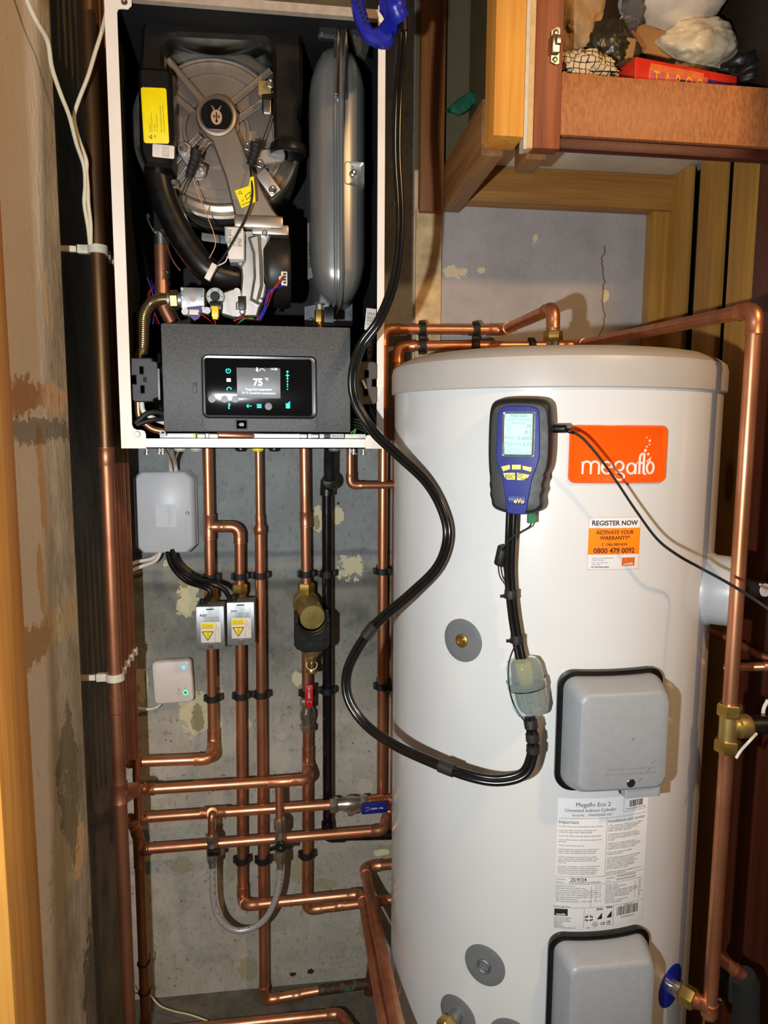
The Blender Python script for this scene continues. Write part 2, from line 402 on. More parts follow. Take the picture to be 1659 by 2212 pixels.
def wall_left_mat():
    t = NT('plaster_left'); sep = t.n.new('ShaderNodeSeparateXYZ'); t.link(t.pos, sep.inputs[0])
    f = t.noise(16, 6, .65, (1, 1, .5)); g = t.noise(90, 4, .7, (1, 1, .5)); b = t.noise(4, 3, .5)
    paint = t.mix(t.ramp(b, .3, .7), rgb(222, 206, 184), rgb(236, 222, 202))
    bare = t.mix(t.ramp(f, .34, .66), rgb(140, 126, 104), rgb(194, 178, 150))
    y = t.math('ADD', sep.outputs['Y'], t.math('MULTIPLY', t.math('SUBTRACT', f, .5), .06))
    y = t.math('ADD', y, t.math('MULTIPLY', sep.outputs['Z'], -.10))
    c = t.mix(t.ramp(y, -.66, -.63), paint, bare)
    c = t.mix(t.math('MULTIPLY', t.ramp(g, .6, .7), .4), c, rgb(190, 170, 130))
    c = t.mix(t.math('MULTIPLY', t.ramp(sep.outputs['Y'], -.3915, -.3895), .75), c, t.mix(t.ramp(f, .35, .65), rgb(44, 44, 36), rgb(88, 84, 70)))  # rear recess mixed toward dark olive: its shade painted into the plaster colour
    pl = []
    def q(px, py, ry, rz, col, s=1.0):
        o = PXX(-.36, px, py); pl.append((o.y, o.z, ry, rz, col, s))
    q(85, 863, .17, .024, (200, 160, 118)); q(40, 860, .10, .028, (180, 132, 90), .8)
    q(100, 1370, .10, .03, (200, 172, 128)); q(150, 1330, .05, .03, (188, 160, 118)); q(60, 1410, .10, .03, (190, 156, 112))
    for a in [(84, 960, .012, .03), (92, 1060, .016, .05), (98, 1110, .012, .03), (88, 1250, .014, .06), (100, 650, .006, .04), (170, 1830, .03, .05)]: q(*a, (216, 176, 128))
    q(70, 930, .20, .02, (74, 64, 52), .6); q(150, 1700, .05, .12, (112, 96, 62), .8); q(130, 1900, .05, .06, (180, 160, 110), .6); q(200, 2130, .05, .10, (60, 52, 36), .7)
    c = patches(t, c, None, pl, 'Y')
    t.set(c, .75, 0); t.bump(t.math('ADD', f, g), .5, .004); return t.m
DL = .39
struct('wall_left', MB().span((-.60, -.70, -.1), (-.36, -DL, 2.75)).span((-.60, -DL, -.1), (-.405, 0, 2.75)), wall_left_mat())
fm_ = NT('floor_concrete'); ff = fm_.noise(18, 6, .65); fm_.set(fm_.mix(fm_.ramp(ff, .3, .7), rgb(70, 66, 56), rgb(112, 106, 92)), .8, 0); fm_.bump(ff, .5)
struct('floor', MB().span((-.60, -1.30, -.12), (1.15, .10, .03)), fm_.m)
DARKW = wood('dark_board', (96, 44, 22), (70, 30, 16), 'z', .45, coat=.2)
PINE = wood('pine_slat', (190, 142, 66), (162, 114, 46), 'z', .45, knots=7)
PINEX = wood('pine_batten', (178, 128, 62), (140, 94, 40), 'x', .5, knots=6)
PINEY = wood('pine_bearer', (168, 122, 76), (124, 84, 46), 'y', .5)
ORANGE = wood('varnished_pine', (240, 172, 70), (214, 138, 42), 'z', .6, knots=5)
REDW = wood('red_stain', (158, 78, 40), (108, 46, 22), 'z', .5)
REDX = wood('red_stain_rail', (204, 128, 66), (158, 84, 38), 'z', .55, scale=2)
REDD = M('dark_red_gloss', (78, 30, 20), .5, var=.12, vs=30)
RAW = M('raw_wood', (222, 186, 130), .6, var=.08, vs=50)
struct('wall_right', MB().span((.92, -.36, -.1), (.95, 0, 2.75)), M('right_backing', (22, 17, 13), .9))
# slatted right side: three pine boards and corner batten
for (p0, p1, lb) in ((1425, 1484, 'pine board in the right-hand slatted side, the one nearest the back corner'), (1506, 1557, 'middle pine board of the right-hand slatted side'), (1576, 1632, 'pine board of the slatted side next to the dark red door frame')):
    a = PXX(.86, p0, 500); b = PXX(.86, p1, 500)
    tag(MB().span((.86, a.y, .0+.03), (.873, b.y, 1.9645), 0, .002).build('wooden_board', PINE), lb, 'board', 'pine slats of the right side')
xa = P(1403, 600, .03).x
tag(MB().span((xa, -.03, .03), (.878, -.0, P(1408, 450, 0).z), 0, .002).build('corner_batten', PINE), 'upright pine batten in the back right corner beside the grey plaster', 'batten')
tag(MB().span((.882, -.350, P(1480, 800, .1).z-.7), (.90, -.02, P(1480, 800, .1).z-.62), 0, .001).build('cross_rail', PINE), 'cross rail behind the slatted pine boards, low down in shade', 'batten')
# red door frame at the right
jm = MB().span((.86, -.43, .03), (.93, -.35, 2.6), 0, .002)
jm.span((.852, -.452, .03), (.93, -.43, 2.6), 0, .002)
struct('door_1', jm.span((.868, -.92, .03), (.93, -.452, 2.6), 0, .001), DARKW)
# left timber post
pa = PXX(-.362, 57, 1400).y; pb = PXX(-.34, 26, 1400).y
tag(MB().span((-.46, -.80, .03), (P(57, 1400, .70).x, -.7005, 2.6), 0, .003).build('timber_post', wood('pine_post', (212, 152, 66), (186, 118, 42), 'z', .6, knots=5)), 'bare pine door post at the far left edge, lit orange', 'post')
# ================================================================== CUPBOARD, TOP RIGHT
zS = 1.966
cb = empty('wall_cupboard', (.60, -.2, 1.868), 'red-brown stained wall cupboard with open front above the white cylinder', 'cupboard')
zr0 = P(1300, 295, .40).z; zr1 = P(1300, 162, .40).z
a = P(1151, 320, .40); b = P(1208, 330, .40)
MB().span((a.x, -.402, a.z), (b.x, -.375, 2.6), 0, .0015).build('stile', REDW, cb)
mbx = MB().span((b.x, -.398, zr0), (1.05, -.378, zr1), 0, .0015); mbx.build('rail', M('rail_brown', (180, 112, 62), .5, var=.16, vs=260, stretch=(1, 1, .35), bump=.2), cb)
MB().span((b.x, -.390, P(1300, 326, .39).z), (1.05, -.372, zr0), 0, .003).build('trim_strip', REDD, cb)
MB().span((.395, -.375, zS), (.90, -.002, zS+.016), 0, .001).build('shelf_board', M('shelf_grey', (226, 218, 200), .6, var=.06, vs=14), cb)
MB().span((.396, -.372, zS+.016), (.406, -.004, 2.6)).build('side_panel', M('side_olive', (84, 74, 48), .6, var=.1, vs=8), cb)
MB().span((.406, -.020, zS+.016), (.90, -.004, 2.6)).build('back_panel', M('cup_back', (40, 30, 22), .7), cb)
MB().span((a.x-.010, -.399, a.z-.0), (a.x, -.376, 2.6), 0, .001).build('stile_edge', RAW, cb)
MB().span((a.x-.016, -.398, P(1125, 320, .40).z), (a.x-.010, -.376, 2.6)).build('white_edge', M('white_paint', (214, 206, 188), .5), cb)
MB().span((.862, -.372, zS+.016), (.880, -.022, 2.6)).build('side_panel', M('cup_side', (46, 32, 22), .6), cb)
# hinge plate
h = empty('hinge_plate', P(1196, 130, .404), 'steel cupboard hinge plate screwed to the red stile', 'hinge')
fr = FY(P(1197, 100, .402))
STEEL = M('bright_steel', (205, 200, 190), .25, 1.0, var=.05)
mb = MB().prism(fr, [(-.006, -.026), (.004, -.030), (.009, -.028), (.009, .028), (.003, .030), (-.007, .022)], 0, .003, 0, .0006); mb.build('plate', STEEL, h)
mb = MB().slab(fr, .007, .014, .003, .010, .002, .001, c=(.0, .0)); mb.slab(fr, .004, .006, .010, .014, .001, .001, c=(.003, .004)); mb.build('clip', M('zinc', (178, 170, 158), .35, 1.0), h)
for vv in (.020, -.022):
    MB().lathe([(.0045, 0), (.0045, .001), (.003, .0018), (0.0001, .0015)], fr(.001, vv, .003), (0, -1, 0), 0, 16).build('screw', STEEL, h)
# bright post, bearer and battens
pz = P(1063, 292, .40).z
po = P(1066, 292, .40).x; p1 = P(1131, 288, .40).x
tag(MB().span((po, -.40, pz), (p1, -.34, 2.6), 0, .002).build('timber_post', ORANGE), 'square orange pine post hanging in front of the cupboard side', 'post')
MB_ = MB().span((.338, -.338, P(1045, 335, .34).z), (.378, -.002, zS+.004), 0, .002)
tag(MB_.build('timber_bearer', PINEY), 'rough timber bearer running from the hanging orange post back to the wall', 'beam')
tag(MB().span((.380, -.045, P(1200, 442, .045).z), (.862, -.001, zS-.001), 0, .002).build('timber_batten', PINEX), 'horizontal pine batten under the shelf along the back wall', 'batten')
a = P(907, 455, .03); b = P(965, 455, .03)
tag(MB().span((a.x, -.030, a.z), (.337, -.002, 2.6), 0, .002).build('wall_post', wood('brown_post', (146, 92, 40), (104, 60, 24), 'z', .5)), 'brown pine stud fixed upright on the wall left of the bearer', 'post')
a = P(896, 780, .012); b = P(951, 780, .012)
tag(MB().span((a.x, -.012, a.z-.04), (b.x, 0, P(900, 450, .012).z), 0, .002).build('plaster_strip', M('beige_plaster', (216, 188, 140), .75, var=.16, vs=24, bump=.4)), 'raised strip of cracked beige plaster under the brown stud', 'plaster')
a = P(1134, 335, .36); b = P(1188, 335, .36)
tag(MB().span((a.x, -.37, a.z-.010), (b.x-.01, -.30, a.z+.035), 0, .002).build('wood_block', PINEY), 'short wood block fixed under the cupboard stile', 'block')
g = bmesh.new()
cpts = [P(x, y, .05) for x, y in ((958, 246), (985, 222), (1010, 206), (1028, 208), (1026, 226), (1010, 242), (992, 250), (974, 240))]
mb = MB(); mb.prism(lambda u, v, w: V((u, -.05-w+.01*math.sin(u*260), v)), [(p.x, p.z) for p in cpts], 0, .012, 0, .003)
tag(mb.build('green_rag', M('green_cloth', (16, 96, 72), .6, var=.2, vs=80)), 'scrap of dark green cloth behind the timber bearer', 'cloth')
# ---- things in the cupboard
zsh = zS+.016
def lump(c, s, seed, amp=.25, sub=4, freq=2.2, flat=None):
    bm = bmesh.new(); bmesh.ops.create_icosphere(bm, subdivisions=sub, radius=1)
    o = V((seed*7.3, seed*3.1, seed*1.7))
    for v in bm.verts:
        n = v.co.normalized(); k = 1+amp*(noise.noise(n*freq+o)+.5*abs(noise.noise(n*freq*2.6+o))+.25*abs(noise.noise(n*freq*6+o)))
        q = V((n.x*s[0]*k, n.y*s[1]*k, n.z*s[2]*k))
        if flat is not None: q.z = max(q.z, flat)
        v.co = q
    bm.verts.index_update(); mb = MB(); mb.soft = True; c = V(c)
    mb.add([c+v.co for v in bm.verts], [[v.index for v in f.verts] for f in bm.faces]); bm.free(); return mb
bagw = M('white_bag', (226, 214, 196), .35, var=.08, vs=20)
c0 = P(1372, 148, .37); c1 = P(1592, 176, .33)
ang = math.atan2(c1.y-c0.y, c1.x-c0.x)
Wb = (c1-c0).length; ztop = P(1372, 122, .37).z; hb = ztop-zsh
U_ = V((math.cos(ang), math.sin(ang), 0))
frb = frame(V((c0.x, c0.y, zsh+hb/2))+U_*Wb/2, U_, (0, 0, 1))
gb = empty('game_box', V((c0.x, c0.y, zsh)), 'red and purple party game box with yellow lettering on the cupboard shelf', 'box')
GR = M('box_red', (224, 52, 30), .35, var=.06); GP = M('box_purple', (82, 44, 120), .35, var=.06); GY = M('box_yellow', (246, 186, 40), .4, var=0); GO = M('box_orange', (236, 120, 60), .4, var=.08)
mb = MB(); mb.slab(frb, Wb/2, hb/2, -.10, 0, .001, .001)
mb.slab(frb, Wb*.29, hb*.40, 0, .0004, .001, .0001, 5, c=(-Wb*.08, -hb*.10)); mb.slab(frb, Wb*.16, hb*.30, .0004, .0008, .001, .0001, 1, c=(Wb*.06, -hb*.2)); mb.slab(frb, Wb*.13, hb*.34, 0, .0004, .001, .0001, 1, c=(Wb*.33, -hb*.08))
mb.slab(frb, Wb*.26, hb*.10, .0004, .0007, .001, .0001, 3, c=(-Wb*.10, hb*.30))
vt_ = P(1450, 172, .36).z-(zsh+hb/2)
for i, ch in enumerate('TABOO'): mb.text(frb, ch, size=.034, mat=2, c=(-Wb*.30+i*Wb*.105, vt_), w=.0012, bold=.01, sx=.62)
mb.build('carton', [GR, GP, GY, GO, M('box_grey', (150, 140, 130), .4, var=.1), M('box_pink', (222, 110, 112), .4, var=.1)], gb)
mb = MB(); mb.slab(frame(V((c0.x, c0.y, zsh+hb))+U_*Wb/2+V((-.02, .05, .004)), U_, V((0, 1, .12))), Wb*.5, .05, 0, .0015, .002, .0005)
tag(mb.build('card_flap', M('card_brown', (120, 88, 56), .7)), 'bent brown card lying on top of the game box', 'card')
q = P(1500, 112, .22); tag(lump((q.x, q.y, q.z), (.084, .06, .048), 3, .26, 5, 1.7).build('plastic_bag', M('cream_bag', (222, 204, 170), .35, var=.12, vs=26, bump=1.0)), 'crumpled cream plastic bag behind the game box', 'bag')
q = P(1450, 0, .22); tag(lump((q.x, q.y, q.z), (.10, .08, .055), 5, .14).build('plastic_bag', bagw), 'large smooth white plastic bag at the top of the open cupboard', 'bag')
q = P(1235, 50, .25); tag(lump((q.x, q.y, q.z), (.055, .05, .075), 8, .26, 5, 1.8).build('cloth_bag', M('beige_cloth', (176, 138, 92), .7, var=.1, vs=40)), 'beige cloth bag bundled against the left side of the cupboard', 'bag')
q = P(1310, 105, .28); tag(lump((q.x, q.y, q.z), (.050, .03, .045), 11, .32, 5, 1.7).build('plastic_bag', M('dark_bag', (50, 46, 30), .35, var=.1, vs=24, bump=1.0)), 'dark green crumpled bag between the beige cloth and the card box', 'bag')
chk = NT('checked'); bt = chk.n.new('ShaderNodeTexBrick'); bt.inputs['Scale'].default_value = 60
bt.inputs['Color1'].default_value = rgb(224, 200, 160); bt.inputs['Color2'].default_value = rgb(214, 190, 150); bt.inputs['Mortar'].default_value = rgb(22, 18, 18); bt.inputs['Mortar Size'].default_value = .045; bt.offset = 0; bt.inputs['Brick Width'].default_value = .6; bt.inputs['Row Height'].default_value = .6
chk.link(chk.vmath('ADD', chk.vmath('MULTIPLY', chk.pos, (1, 1, 1)), (0, 0, 0)), bt.inputs['Vector'])
mp = chk.n.new('ShaderNodeMapping'); mp.inputs['Rotation'].default_value = (1.57, .5, 0); chk.link(chk.pos, mp.inputs[0]); chk.link(mp.outputs[0], bt.inputs['Vector']); chk.set(bt.outputs['Color'], .8, 0)
q = P(1262, 150, .34); tag(lump((q.x, q.y, q.z), (.055, .02, .026), 14, .5, 5).build('checked_cloth', chk.m), 'crumpled cloth with black grid lines on cream in the cupboard', 'cloth')
CARD = M('cardboard', (164, 122, 74), .7, var=.06, vs=30)
q = P(1350, 105, .30); tag(MB().box((q.x, q.y+.02, q.z), (.038, .04, .042), 0, .002, Matrix.Rotation(.15, 3, 'Y')).build('small_carton', CARD), 'small plain cardboard box left of the game box', 'box')
q0 = P(1352, 40, .24); q1 = P(1640, 110, .20); mb = MB()
fl = frame((q0+q1)/2+V((0, 0, -.03)), q1-q0, V((0, .4, 1)))
mb.slab(fl, (q1-q0).length/2, .035, 0, .003, .002, .001)
tag(mb.build('open_carton', CARD), 'open cardboard carton flap behind the cream plastic bag', 'box')
CLR = M('clear_film', (190, 190, 190), .08, 0.0, var=0); 
tn = CLR.node_tree.nodes['Principled BSDF']; tn.inputs['Transmission Weight'].default_value = .9; tn.inputs['IOR'].default_value = 1.25
q = P(1640, 80, .24); tag(lump((q.x, q.y, q.z), (.032, .03, .060), 21, .7, 4, 4).build('clear_wrap', CLR), 'crinkled clear plastic wrap at the right end of the shelf', 'wrap')
q = P(1366, 20, .26); tag(lump((q.x, q.y, q.z), (.018, .015, .03), 24, .7, 3, 4).build('clear_wrap', CLR), 'small twist of clear plastic wrap left of the white bag', 'wrap')
q = P(1615, 165, .28); tag(lump((q.x, q.y, q.z), (.05, .04, .03), 27, .5).build('dark_bundle', M('black_bag', (34, 28, 24), .4)), 'dark bundle beside the right end of the game box', 'bag')
# ================================================================== BOILER
BX0, BX1, DF = -.283, .163, .37       # casing sides, front distance off the wall
zb = P(550, 969, DF).z; zt = P(400, -22, DF).z
boiler = empty('gas_boiler', ((BX0+BX1)/2, -.18, zb), 'wall-hung gas boiler with its front cover off, white casing frame and dark inside', 'boiler')
WH = M('white_enamel', (236, 226, 214), .4, var=.03, vs=12)
BLK = M('black_inside', (12, 12, 13), .75, var=.2, vs=10)
BP = M('black_plastic', (17, 15, 14), .36, var=.12, vs=60)
BPM = M('black_matt', (20, 20, 20), .6, var=.1)
DGR = NT('panel_grey'); gf = DGR.noise(420, 2, .6); DGR.set(DGR.mix(DGR.ramp(gf, .3, .7), rgb(54, 56, 57), rgb(84, 86, 87)), .55, 0); DGR.bump(gf, .25, .0006); DGR = DGR.m
ALU = copper_mat('cast_aluminium', (200, 196, 190), (150, 144, 136), .42)
ALD = copper_mat('pressed_aluminium', (186, 172, 158), (150, 134, 118), .36)
CHR = copper_mat('chrome_steel', (214, 206, 194), (170, 156, 138), .16)
GRYM = M('vessel_grey', (146, 146, 144), .34, .55, var=.05, vs=8)
BRS = copper_mat('brass', (206, 174, 96), (160, 126, 60), .26)
ZN = copper_mat('zinc_plate', (172, 175, 176), (136, 138, 140), .46)
WP = M('white_plastic', (226, 220, 206), .45, var=.03)
INK = M('ink', (28, 26, 24), .6, var=0)
YEL = M('yellow_label', (250, 226, 0), .45, var=.02)
LAB = M('white_label', (224, 216, 204), .5, var=.02)
RED = M('red_wire', (180, 30, 24), .4, var=0); BLU = M('blue_wire', (30, 40, 170), .4, var=0); GRN = M('green_wire', (60, 150, 60), .4, var=0); PUR = M('purple_gasket', (84, 60, 140), .45, var=.05)
t = .0015; zti = P(560, 14, DF).z
# casing shell: sides, back, top, bottom
MB().span((BX0, -DF, zb), (BX0+t, -.012, zt)).build('side_panel', WH, boiler); MB().span((BX1-t, -DF, zb), (BX1, -.012, zt)).build('side_panel', WH, boiler)
mb = MB().span((BX0+t, -.016, zb), (BX1-t, -.010, zt)); mb.span((BX0+t+.0002, -DF+.004, zb+.004), (BX0+t+.0008, -.02, zt-.003)); mb.span((BX1-t-.0008, -DF+.004, zb+.004), (BX1-t-.0002, -.02, zt-.003)); mb.span((BX0+t, -DF+.0125, zti-.003), (BX1-t, -.016, zti+.009)); mb.build('inner_lining', BLK, boiler)
zti = P(560, 14, DF).z
MB().span((BX0, -DF, zti-.004), (BX1, -DF+.012, zti+.010)).build('top_panel', M('top_strip', (180, 164, 146), .45, var=.08, vs=60), boiler)
zbi = P(550, 948, DF).z
MB().span((BX0, -DF, zb), (BX1, -.012, zb+.002)).span((BX0, -DF, zb), (BX1, -DF+.0015, zbi), 0).build('bottom_panel', M('galv_white', (222, 228, 226), .38, .1, var=.05, vs=40), boiler)
# front frame flanges with screwed corner lugs
fF = FY((0, -DF, 0))
def fp(px, py, d=DF): p = P(px, py, d); return (p.x, p.z)
xl = BX0+.019; xr = BX1-.0125
cl = fp(315, 930); cr = fp(789, 940); ct = fp(285, 21)
L = [(BX0, zb), (cl[0], zb), (cl[0], cl[1]-.006), (cl[0]-.002, cl[1]-.001), (cl[0]-.007, cl[1]+.001), (xl+.008, cl[1]+.001), (xl+.002, cl[1]+.004), (xl, cl[1]+.010), (xl, ct[1]-.006), (xl+.002, ct[1]-.001), (xl+.008, ct[1]), (ct[0]-.006, ct[1]), (ct[0], ct[1]+.006), (ct[0], zt), (BX0, zt)]
MB().prism(fF, L, -.001, .0012, 0, .0004).build('front_frame', WH, boiler)
mb = MB()
R_ = [(BX1, zb), (BX1, zt), (xr, zt), (xr, cr[1]+.004), (xr-.002, cr[1]), (cr[0]+.003, cr[1]), (cr[0], cr[1]-.004), (cr[0], zb)]
mb.prism(fF, R_, -.001, .0012, 0, .0004); mb.build('front_frame', WH, boiler)
for (px, py) in ((297, 938), (269, 5)):
    u, v = fp(px, py)
    mb = MB().lathe([(.0052, 0), (.0052, .001), (.0042, .0022), (.0018, .0022), (.0018, .0008), (.0001, .0008)], (u, -DF-.001, v), (0, -1, 0), 0, 20, caps=False); mb.build('frame_screw', STEEL, boiler)
# ---- black air duct: an upside-down U of moulded plastic
def ptsd(l, d): return [fp(x, y, d) for (x, y) in l]
dd = .30
fd = FY((0, -dd, 0))
arch = ptsd([(305, 60), (312, 40), (330, 32), (500, 36), (628, 48), (645, 60), (652, 80), (655, 180), (651, 215), (641, 235), (641, 300), (592, 300), (590, 240), (590, 118), (585, 96), (572, 86), (556, 84), (385, 76), (366, 78), (355, 88), (352, 106), (356, 170), (300, 158)], dd)
duct = MB().prism(fd, arch, -.085, 0, 0, .006).build('air_duct', M('duct_black', (22, 17, 12), .36, var=.12, vs=30), boiler)
leg = ptsd([(300, 156), (308, 150), (366, 154), (374, 164), (378, 300), (373, 366), (316, 362), (304, 330)], dd-.0)
MB().prism(fd, leg, -.07, .012, 0, .006).build('duct_leg', BP, boiler)
# open collar under the right leg
cc = P(622, 300, .27)
mb = MB().lathe([(.024, .02), (.024, -.010), (.031, -.012), (.033, -.018), (.033, -.026), (.030, -.029), (.0235, -.028), (.022, -.010), (.001, -.008)], cc, (0, 0, 1), 0, 36, caps=False)
mb.build('duct_collar', BP, boiler)
# inner dark tray of the arch
mb = MB().prism(FY((0, -.235, 0)), ptsd([(340, 70), (600, 80), (600, 200), (340, 190)], .235), -.01, 0); mb.build('duct_back', M('duct_inner', (30, 32, 33), .22, var=.1, vs=20), boiler)
# corrugated part of the duct into the fan
pth = spline([P(340, 362, .27), P(352, 420, .27), P(372, 470, .27), P(405, 530, .27), P(448, 582, .27), P(500, 600, .26), P(520, 602, .25)], 10)
MB().tube(pth, [.0235]*len(pth), 0, 26).build('intake_hose', BP, boiler)
# labels on the duct
fl_ = FY(P(337, 250, dd), math.radians(2))
mb = MB(); hw = (P(362, 250, dd+.012).x-P(307, 250, dd+.012).x)/2; hh = (P(337, 190, dd+.012).z-P(337, 310, dd+.012).z)/2
fyl = FY(P(335, 250, dd+.0125), math.radians(1.5))
mb.slab(fyl, hw, hh, 0, .0005, .004, .0001)
tri = [(-.013, -hh+.010), (-.013+.006, -hh+.0062), (-.013+.006, -hh+.0138)]
mb.prism(fyl, tri, .0005, .0008, 1); ti = [(-.0118, -hh+.010), (-.0118+.0038, -hh+.0077), (-.0118+.0038, -hh+.0123)]; mb.prism(fyl, ti, .0008, .0010, 0)
mb.text(fyl, '!', size=.005, mat=1, c=(-.0095, -hh+.0095), w=.0012, rot=math.pi/2)
for i, (x, s, wd) in enumerate(((-.012, 'Important!', .012), (-.0085, 'This device may only be used', .03), (-.004, '- For testing', .012), (.000, '- For continuous ventilation', .027), (.007, 'After the attachment is used and with', .042), (.0115, 'the front panel fitted maintained and sealed', .042))):
    mb.text(fyl, s, width=wd, mat=1, c=(x+.002, -hh+.018), w=.0008, rot=math.pi/2, align='l')
mb.text(fyl, 'GB', width=.005, mat=1, c=(-.002, -hh+.008), w=.0008, rot=math.pi/2, align='l')
tag(mb.build('warning_label', [YEL, INK], boiler), 'yellow warning label with small black print')
fwl = FY(P(353, 327, dd+.0125), math.radians(-3)); mb = MB().slab(fwl, .018, .0105, 0, .0005, .002, .0001)
for i in range(5): mb.text(fwl, ('VAILLANT', '0020261234', 'DUCT 22', 'KL 24-09', '1042588')[i], width=.011, mat=1, c=(.004, .007-.0035*i), w=.0007, align='c')
mb.build('code_label', [LAB, INK], boiler)
# ---- heat exchanger
hc = P(469, 288, .245); HR = (P(655, 290, .24).x-P(288, 290, .24).x)/2
hx = MB().lathe([(HR*.90, -.16), (HR*.97, -.12), (HR, -.03), (HR, -.008), (HR*.985, 0), (HR*.955, .002), (HR*.90, -.010), (HR*.88, -.012), (HR*.80, -.012)], hc, (0, -1, 0), 0, 96, caps=False).build('heat_exchanger', CHR, boiler)
hp = V((hc.x, hc.y, hc.z))
mb = MB().lathe([(HR*.83, -.02), (HR*.83, .004), (HR*.815, .007), (HR*.79, .007), (HR*.78, .004), (HR*.77, .004), (HR*.765, .006), (HR*.66, .006), (HR*.65, .003), (HR*.40, .003), (HR*.39, .008), (HR*.36, .008), (HR*.35, .004), (.001, .004)], hp, (0, -1, 0), 0, 96, caps=False)
mb.build('burner_door', ALD, boiler)
hub = P(468, 251, .285)
# radial ribs
for (x0, y0, x1, y1) in ((440, 222, 362, 128), (428, 252, 362, 196), (500, 222, 585, 152), (508, 262, 592, 202), (432, 292, 368, 360), (452, 300, 380, 400)):
    mb = MB(); a = P(x0, y0, .262); b = P(x1, y1, .262); dr = (b-a).normalized(); pr = V((-dr.z, 0, dr.x))*.0042
    for s_ in (-1, 1): mb.tube([a+pr*s_, b+pr*s_], .0018, 0, 8)
    mid = (a+b)/2; mb.box((mid.x, mid.y+.004, mid.z), ((b-a).length, .010, .006), 0, 0, Matrix((( dr.x, 0, -dr.z), (0, 1, 0), (dr.z, 0, dr.x)))); mb.build('door_rib', ALD, boiler)
# burner arm: hub plus tapering neck down to the fan flange
fh = FY((0, -.285, 0))
neck = ptsd([(432, 262), (440, 290), (458, 306), (486, 380), (508, 468), (604, 470), (590, 452), (566, 410), (548, 372), (527, 320), (510, 275), (500, 262)], .285)
mb = MB().prism(fh, neck, -.03, .0, 0, .003)
mb.lathe([(.036, -.03), (.036, -.003), (.0335, .003), (.029, .004), (.0275, .002), (.0001, .002)], hub, (0, -1, 0), 0, 48, caps=False); arm = mb.build('burner_arm', ALD, boiler)
mb = MB(); LG = M('logo_cream', (206, 170, 140), .4, .4, var=0); fg = FY(hub)
ring = [(.0268*math.cos(a), max(-.0225, .0268*math.sin(a))) for a in [2*math.pi*i/48 for i in range(48)]]
mb.prism(fg, ring, .002, .0032)
mb.prism(fg, [(.0095*math.cos(a), -.003+.0125*math.sin(a)) for a in [2*math.pi*i/24 for i in range(24)]], .0032, .0036, 1)
for s_ in (-1, 1):
    mb.prism(fg, [(s_*.0022, .007), (s_*.0050, .0085), (s_*.0084, .0155), (s_*.0075, .0162), (s_*.0035, .0115)], .0032, .0037, 1)
    mb.prism(fg, [(s_*.0012, .0065), (s_*.0020, .0068), (s_*.0075, .0145), (s_*.0068, .0150)], .0037, .0039, 0)
    mb.prism(fg, [(s_*.0018, -.001), (s_*.0048, .001), (s_*.0058, -.0025), (s_*.0042, -.0045), (s_*.002, -.0035)], .0036, .0039, 0)
    mb.prism(fg, [(s_*.0032, -.0015), (s_*.0044, -.001), (s_*.0046, -.0025), (s_*.0034, -.003)], .0039, .0041, 1)
mb.prism(fg, [(-.0010, .005), (.0010, .005), (.0008, -.006), (.0022, -.010), (0, -.0125), (-.0022, -.010), (-.0008, -.006)], .0036, .0039, 0)
mb.build('round_badge', [M('badge_black', (10, 10, 10), .3, var=0), LG], arm)
# electrodes with their brackets and boots
for (bx, by, ang, tip, tail) in ((408, 348, -38, (396, 326), (422, 372)), (570, 340, 30, (558, 372), (585, 325))):
    o = P(bx+6, by, .270); f_ = FY(o, math.radians(ang-20)); mb = MB()
    mb.loft(f_, [(.034, .013, .013, -.003), (.034, .013, .013, .003), (.032, .011, .011, .005)])
    mb.build('electrode_plate', ALU, boiler)
for (x, y) in ((395, 318), (436, 360), (534, 314), (561, 352), (584, 178), (589, 408), (376, 395)):
    c_ = P(x, y, .285); mb = MB().lathe([(.0062, -.006), (.0062, 0), (.0045, .003), (.0045, .0045), (.0024, .0045), (.0024, .002), (.0001, .002)], c_, (0, -1, 0), 0, 6); mb.lathe([(.0075, -.008), (.0075, -.005)], c_, (0, -1, 0), 0, 20); mb.build('door_nut', CHR, boiler)
BOOT = M('rubber_boot', (22, 21, 22), .7, var=.06)
for pts in ([(424, 322, .305), (421, 345, .30), (414, 362, .295), (408, 385, .29)], [(553, 306, .305), (551, 325, .30), (546, 342, .295), (540, 356, .29)]):
    l = spline(wpts(pts), 6); n = len(l); MB().tube(l, [.0095-.0035*i/n+(.0012 if i % 3 == 0 else 0) for i in range(n)], 0, 18).build('electrode_boot', BOOT, boiler)
mb = MB().prism(fh, ptsd([(566, 205), (588, 205), (588, 245), (572, 247), (566, 238)], .285), -.01, .004, 0, .001); mb.slab(FY(P(577, 230, .293)), .006, .011, -.004, .001, .001, .0005, 1); mb.build('door_sensor', [BP, STEEL], boiler)
mb = MB().slab(FY(P(572, 190, .275)), .011, .012, -.01, .001, .001, .0005)
mb.build('sensor_tab', M('tan_plate', (160, 130, 80), .5, .3), boiler)
# bracket foot lower right of the door
a = P(562, 372, .275); b = P(597, 420, .275); dr = (b-a).normalized()
mb = MB().box((a+b)/2, ((b-a).length, .01, .022), 0, .003, Matrix(((dr.x, 0, -dr.z), (0, 1, 0), (dr.z, 0, dr.x)))); mb.build('door_foot', ALU, boiler)
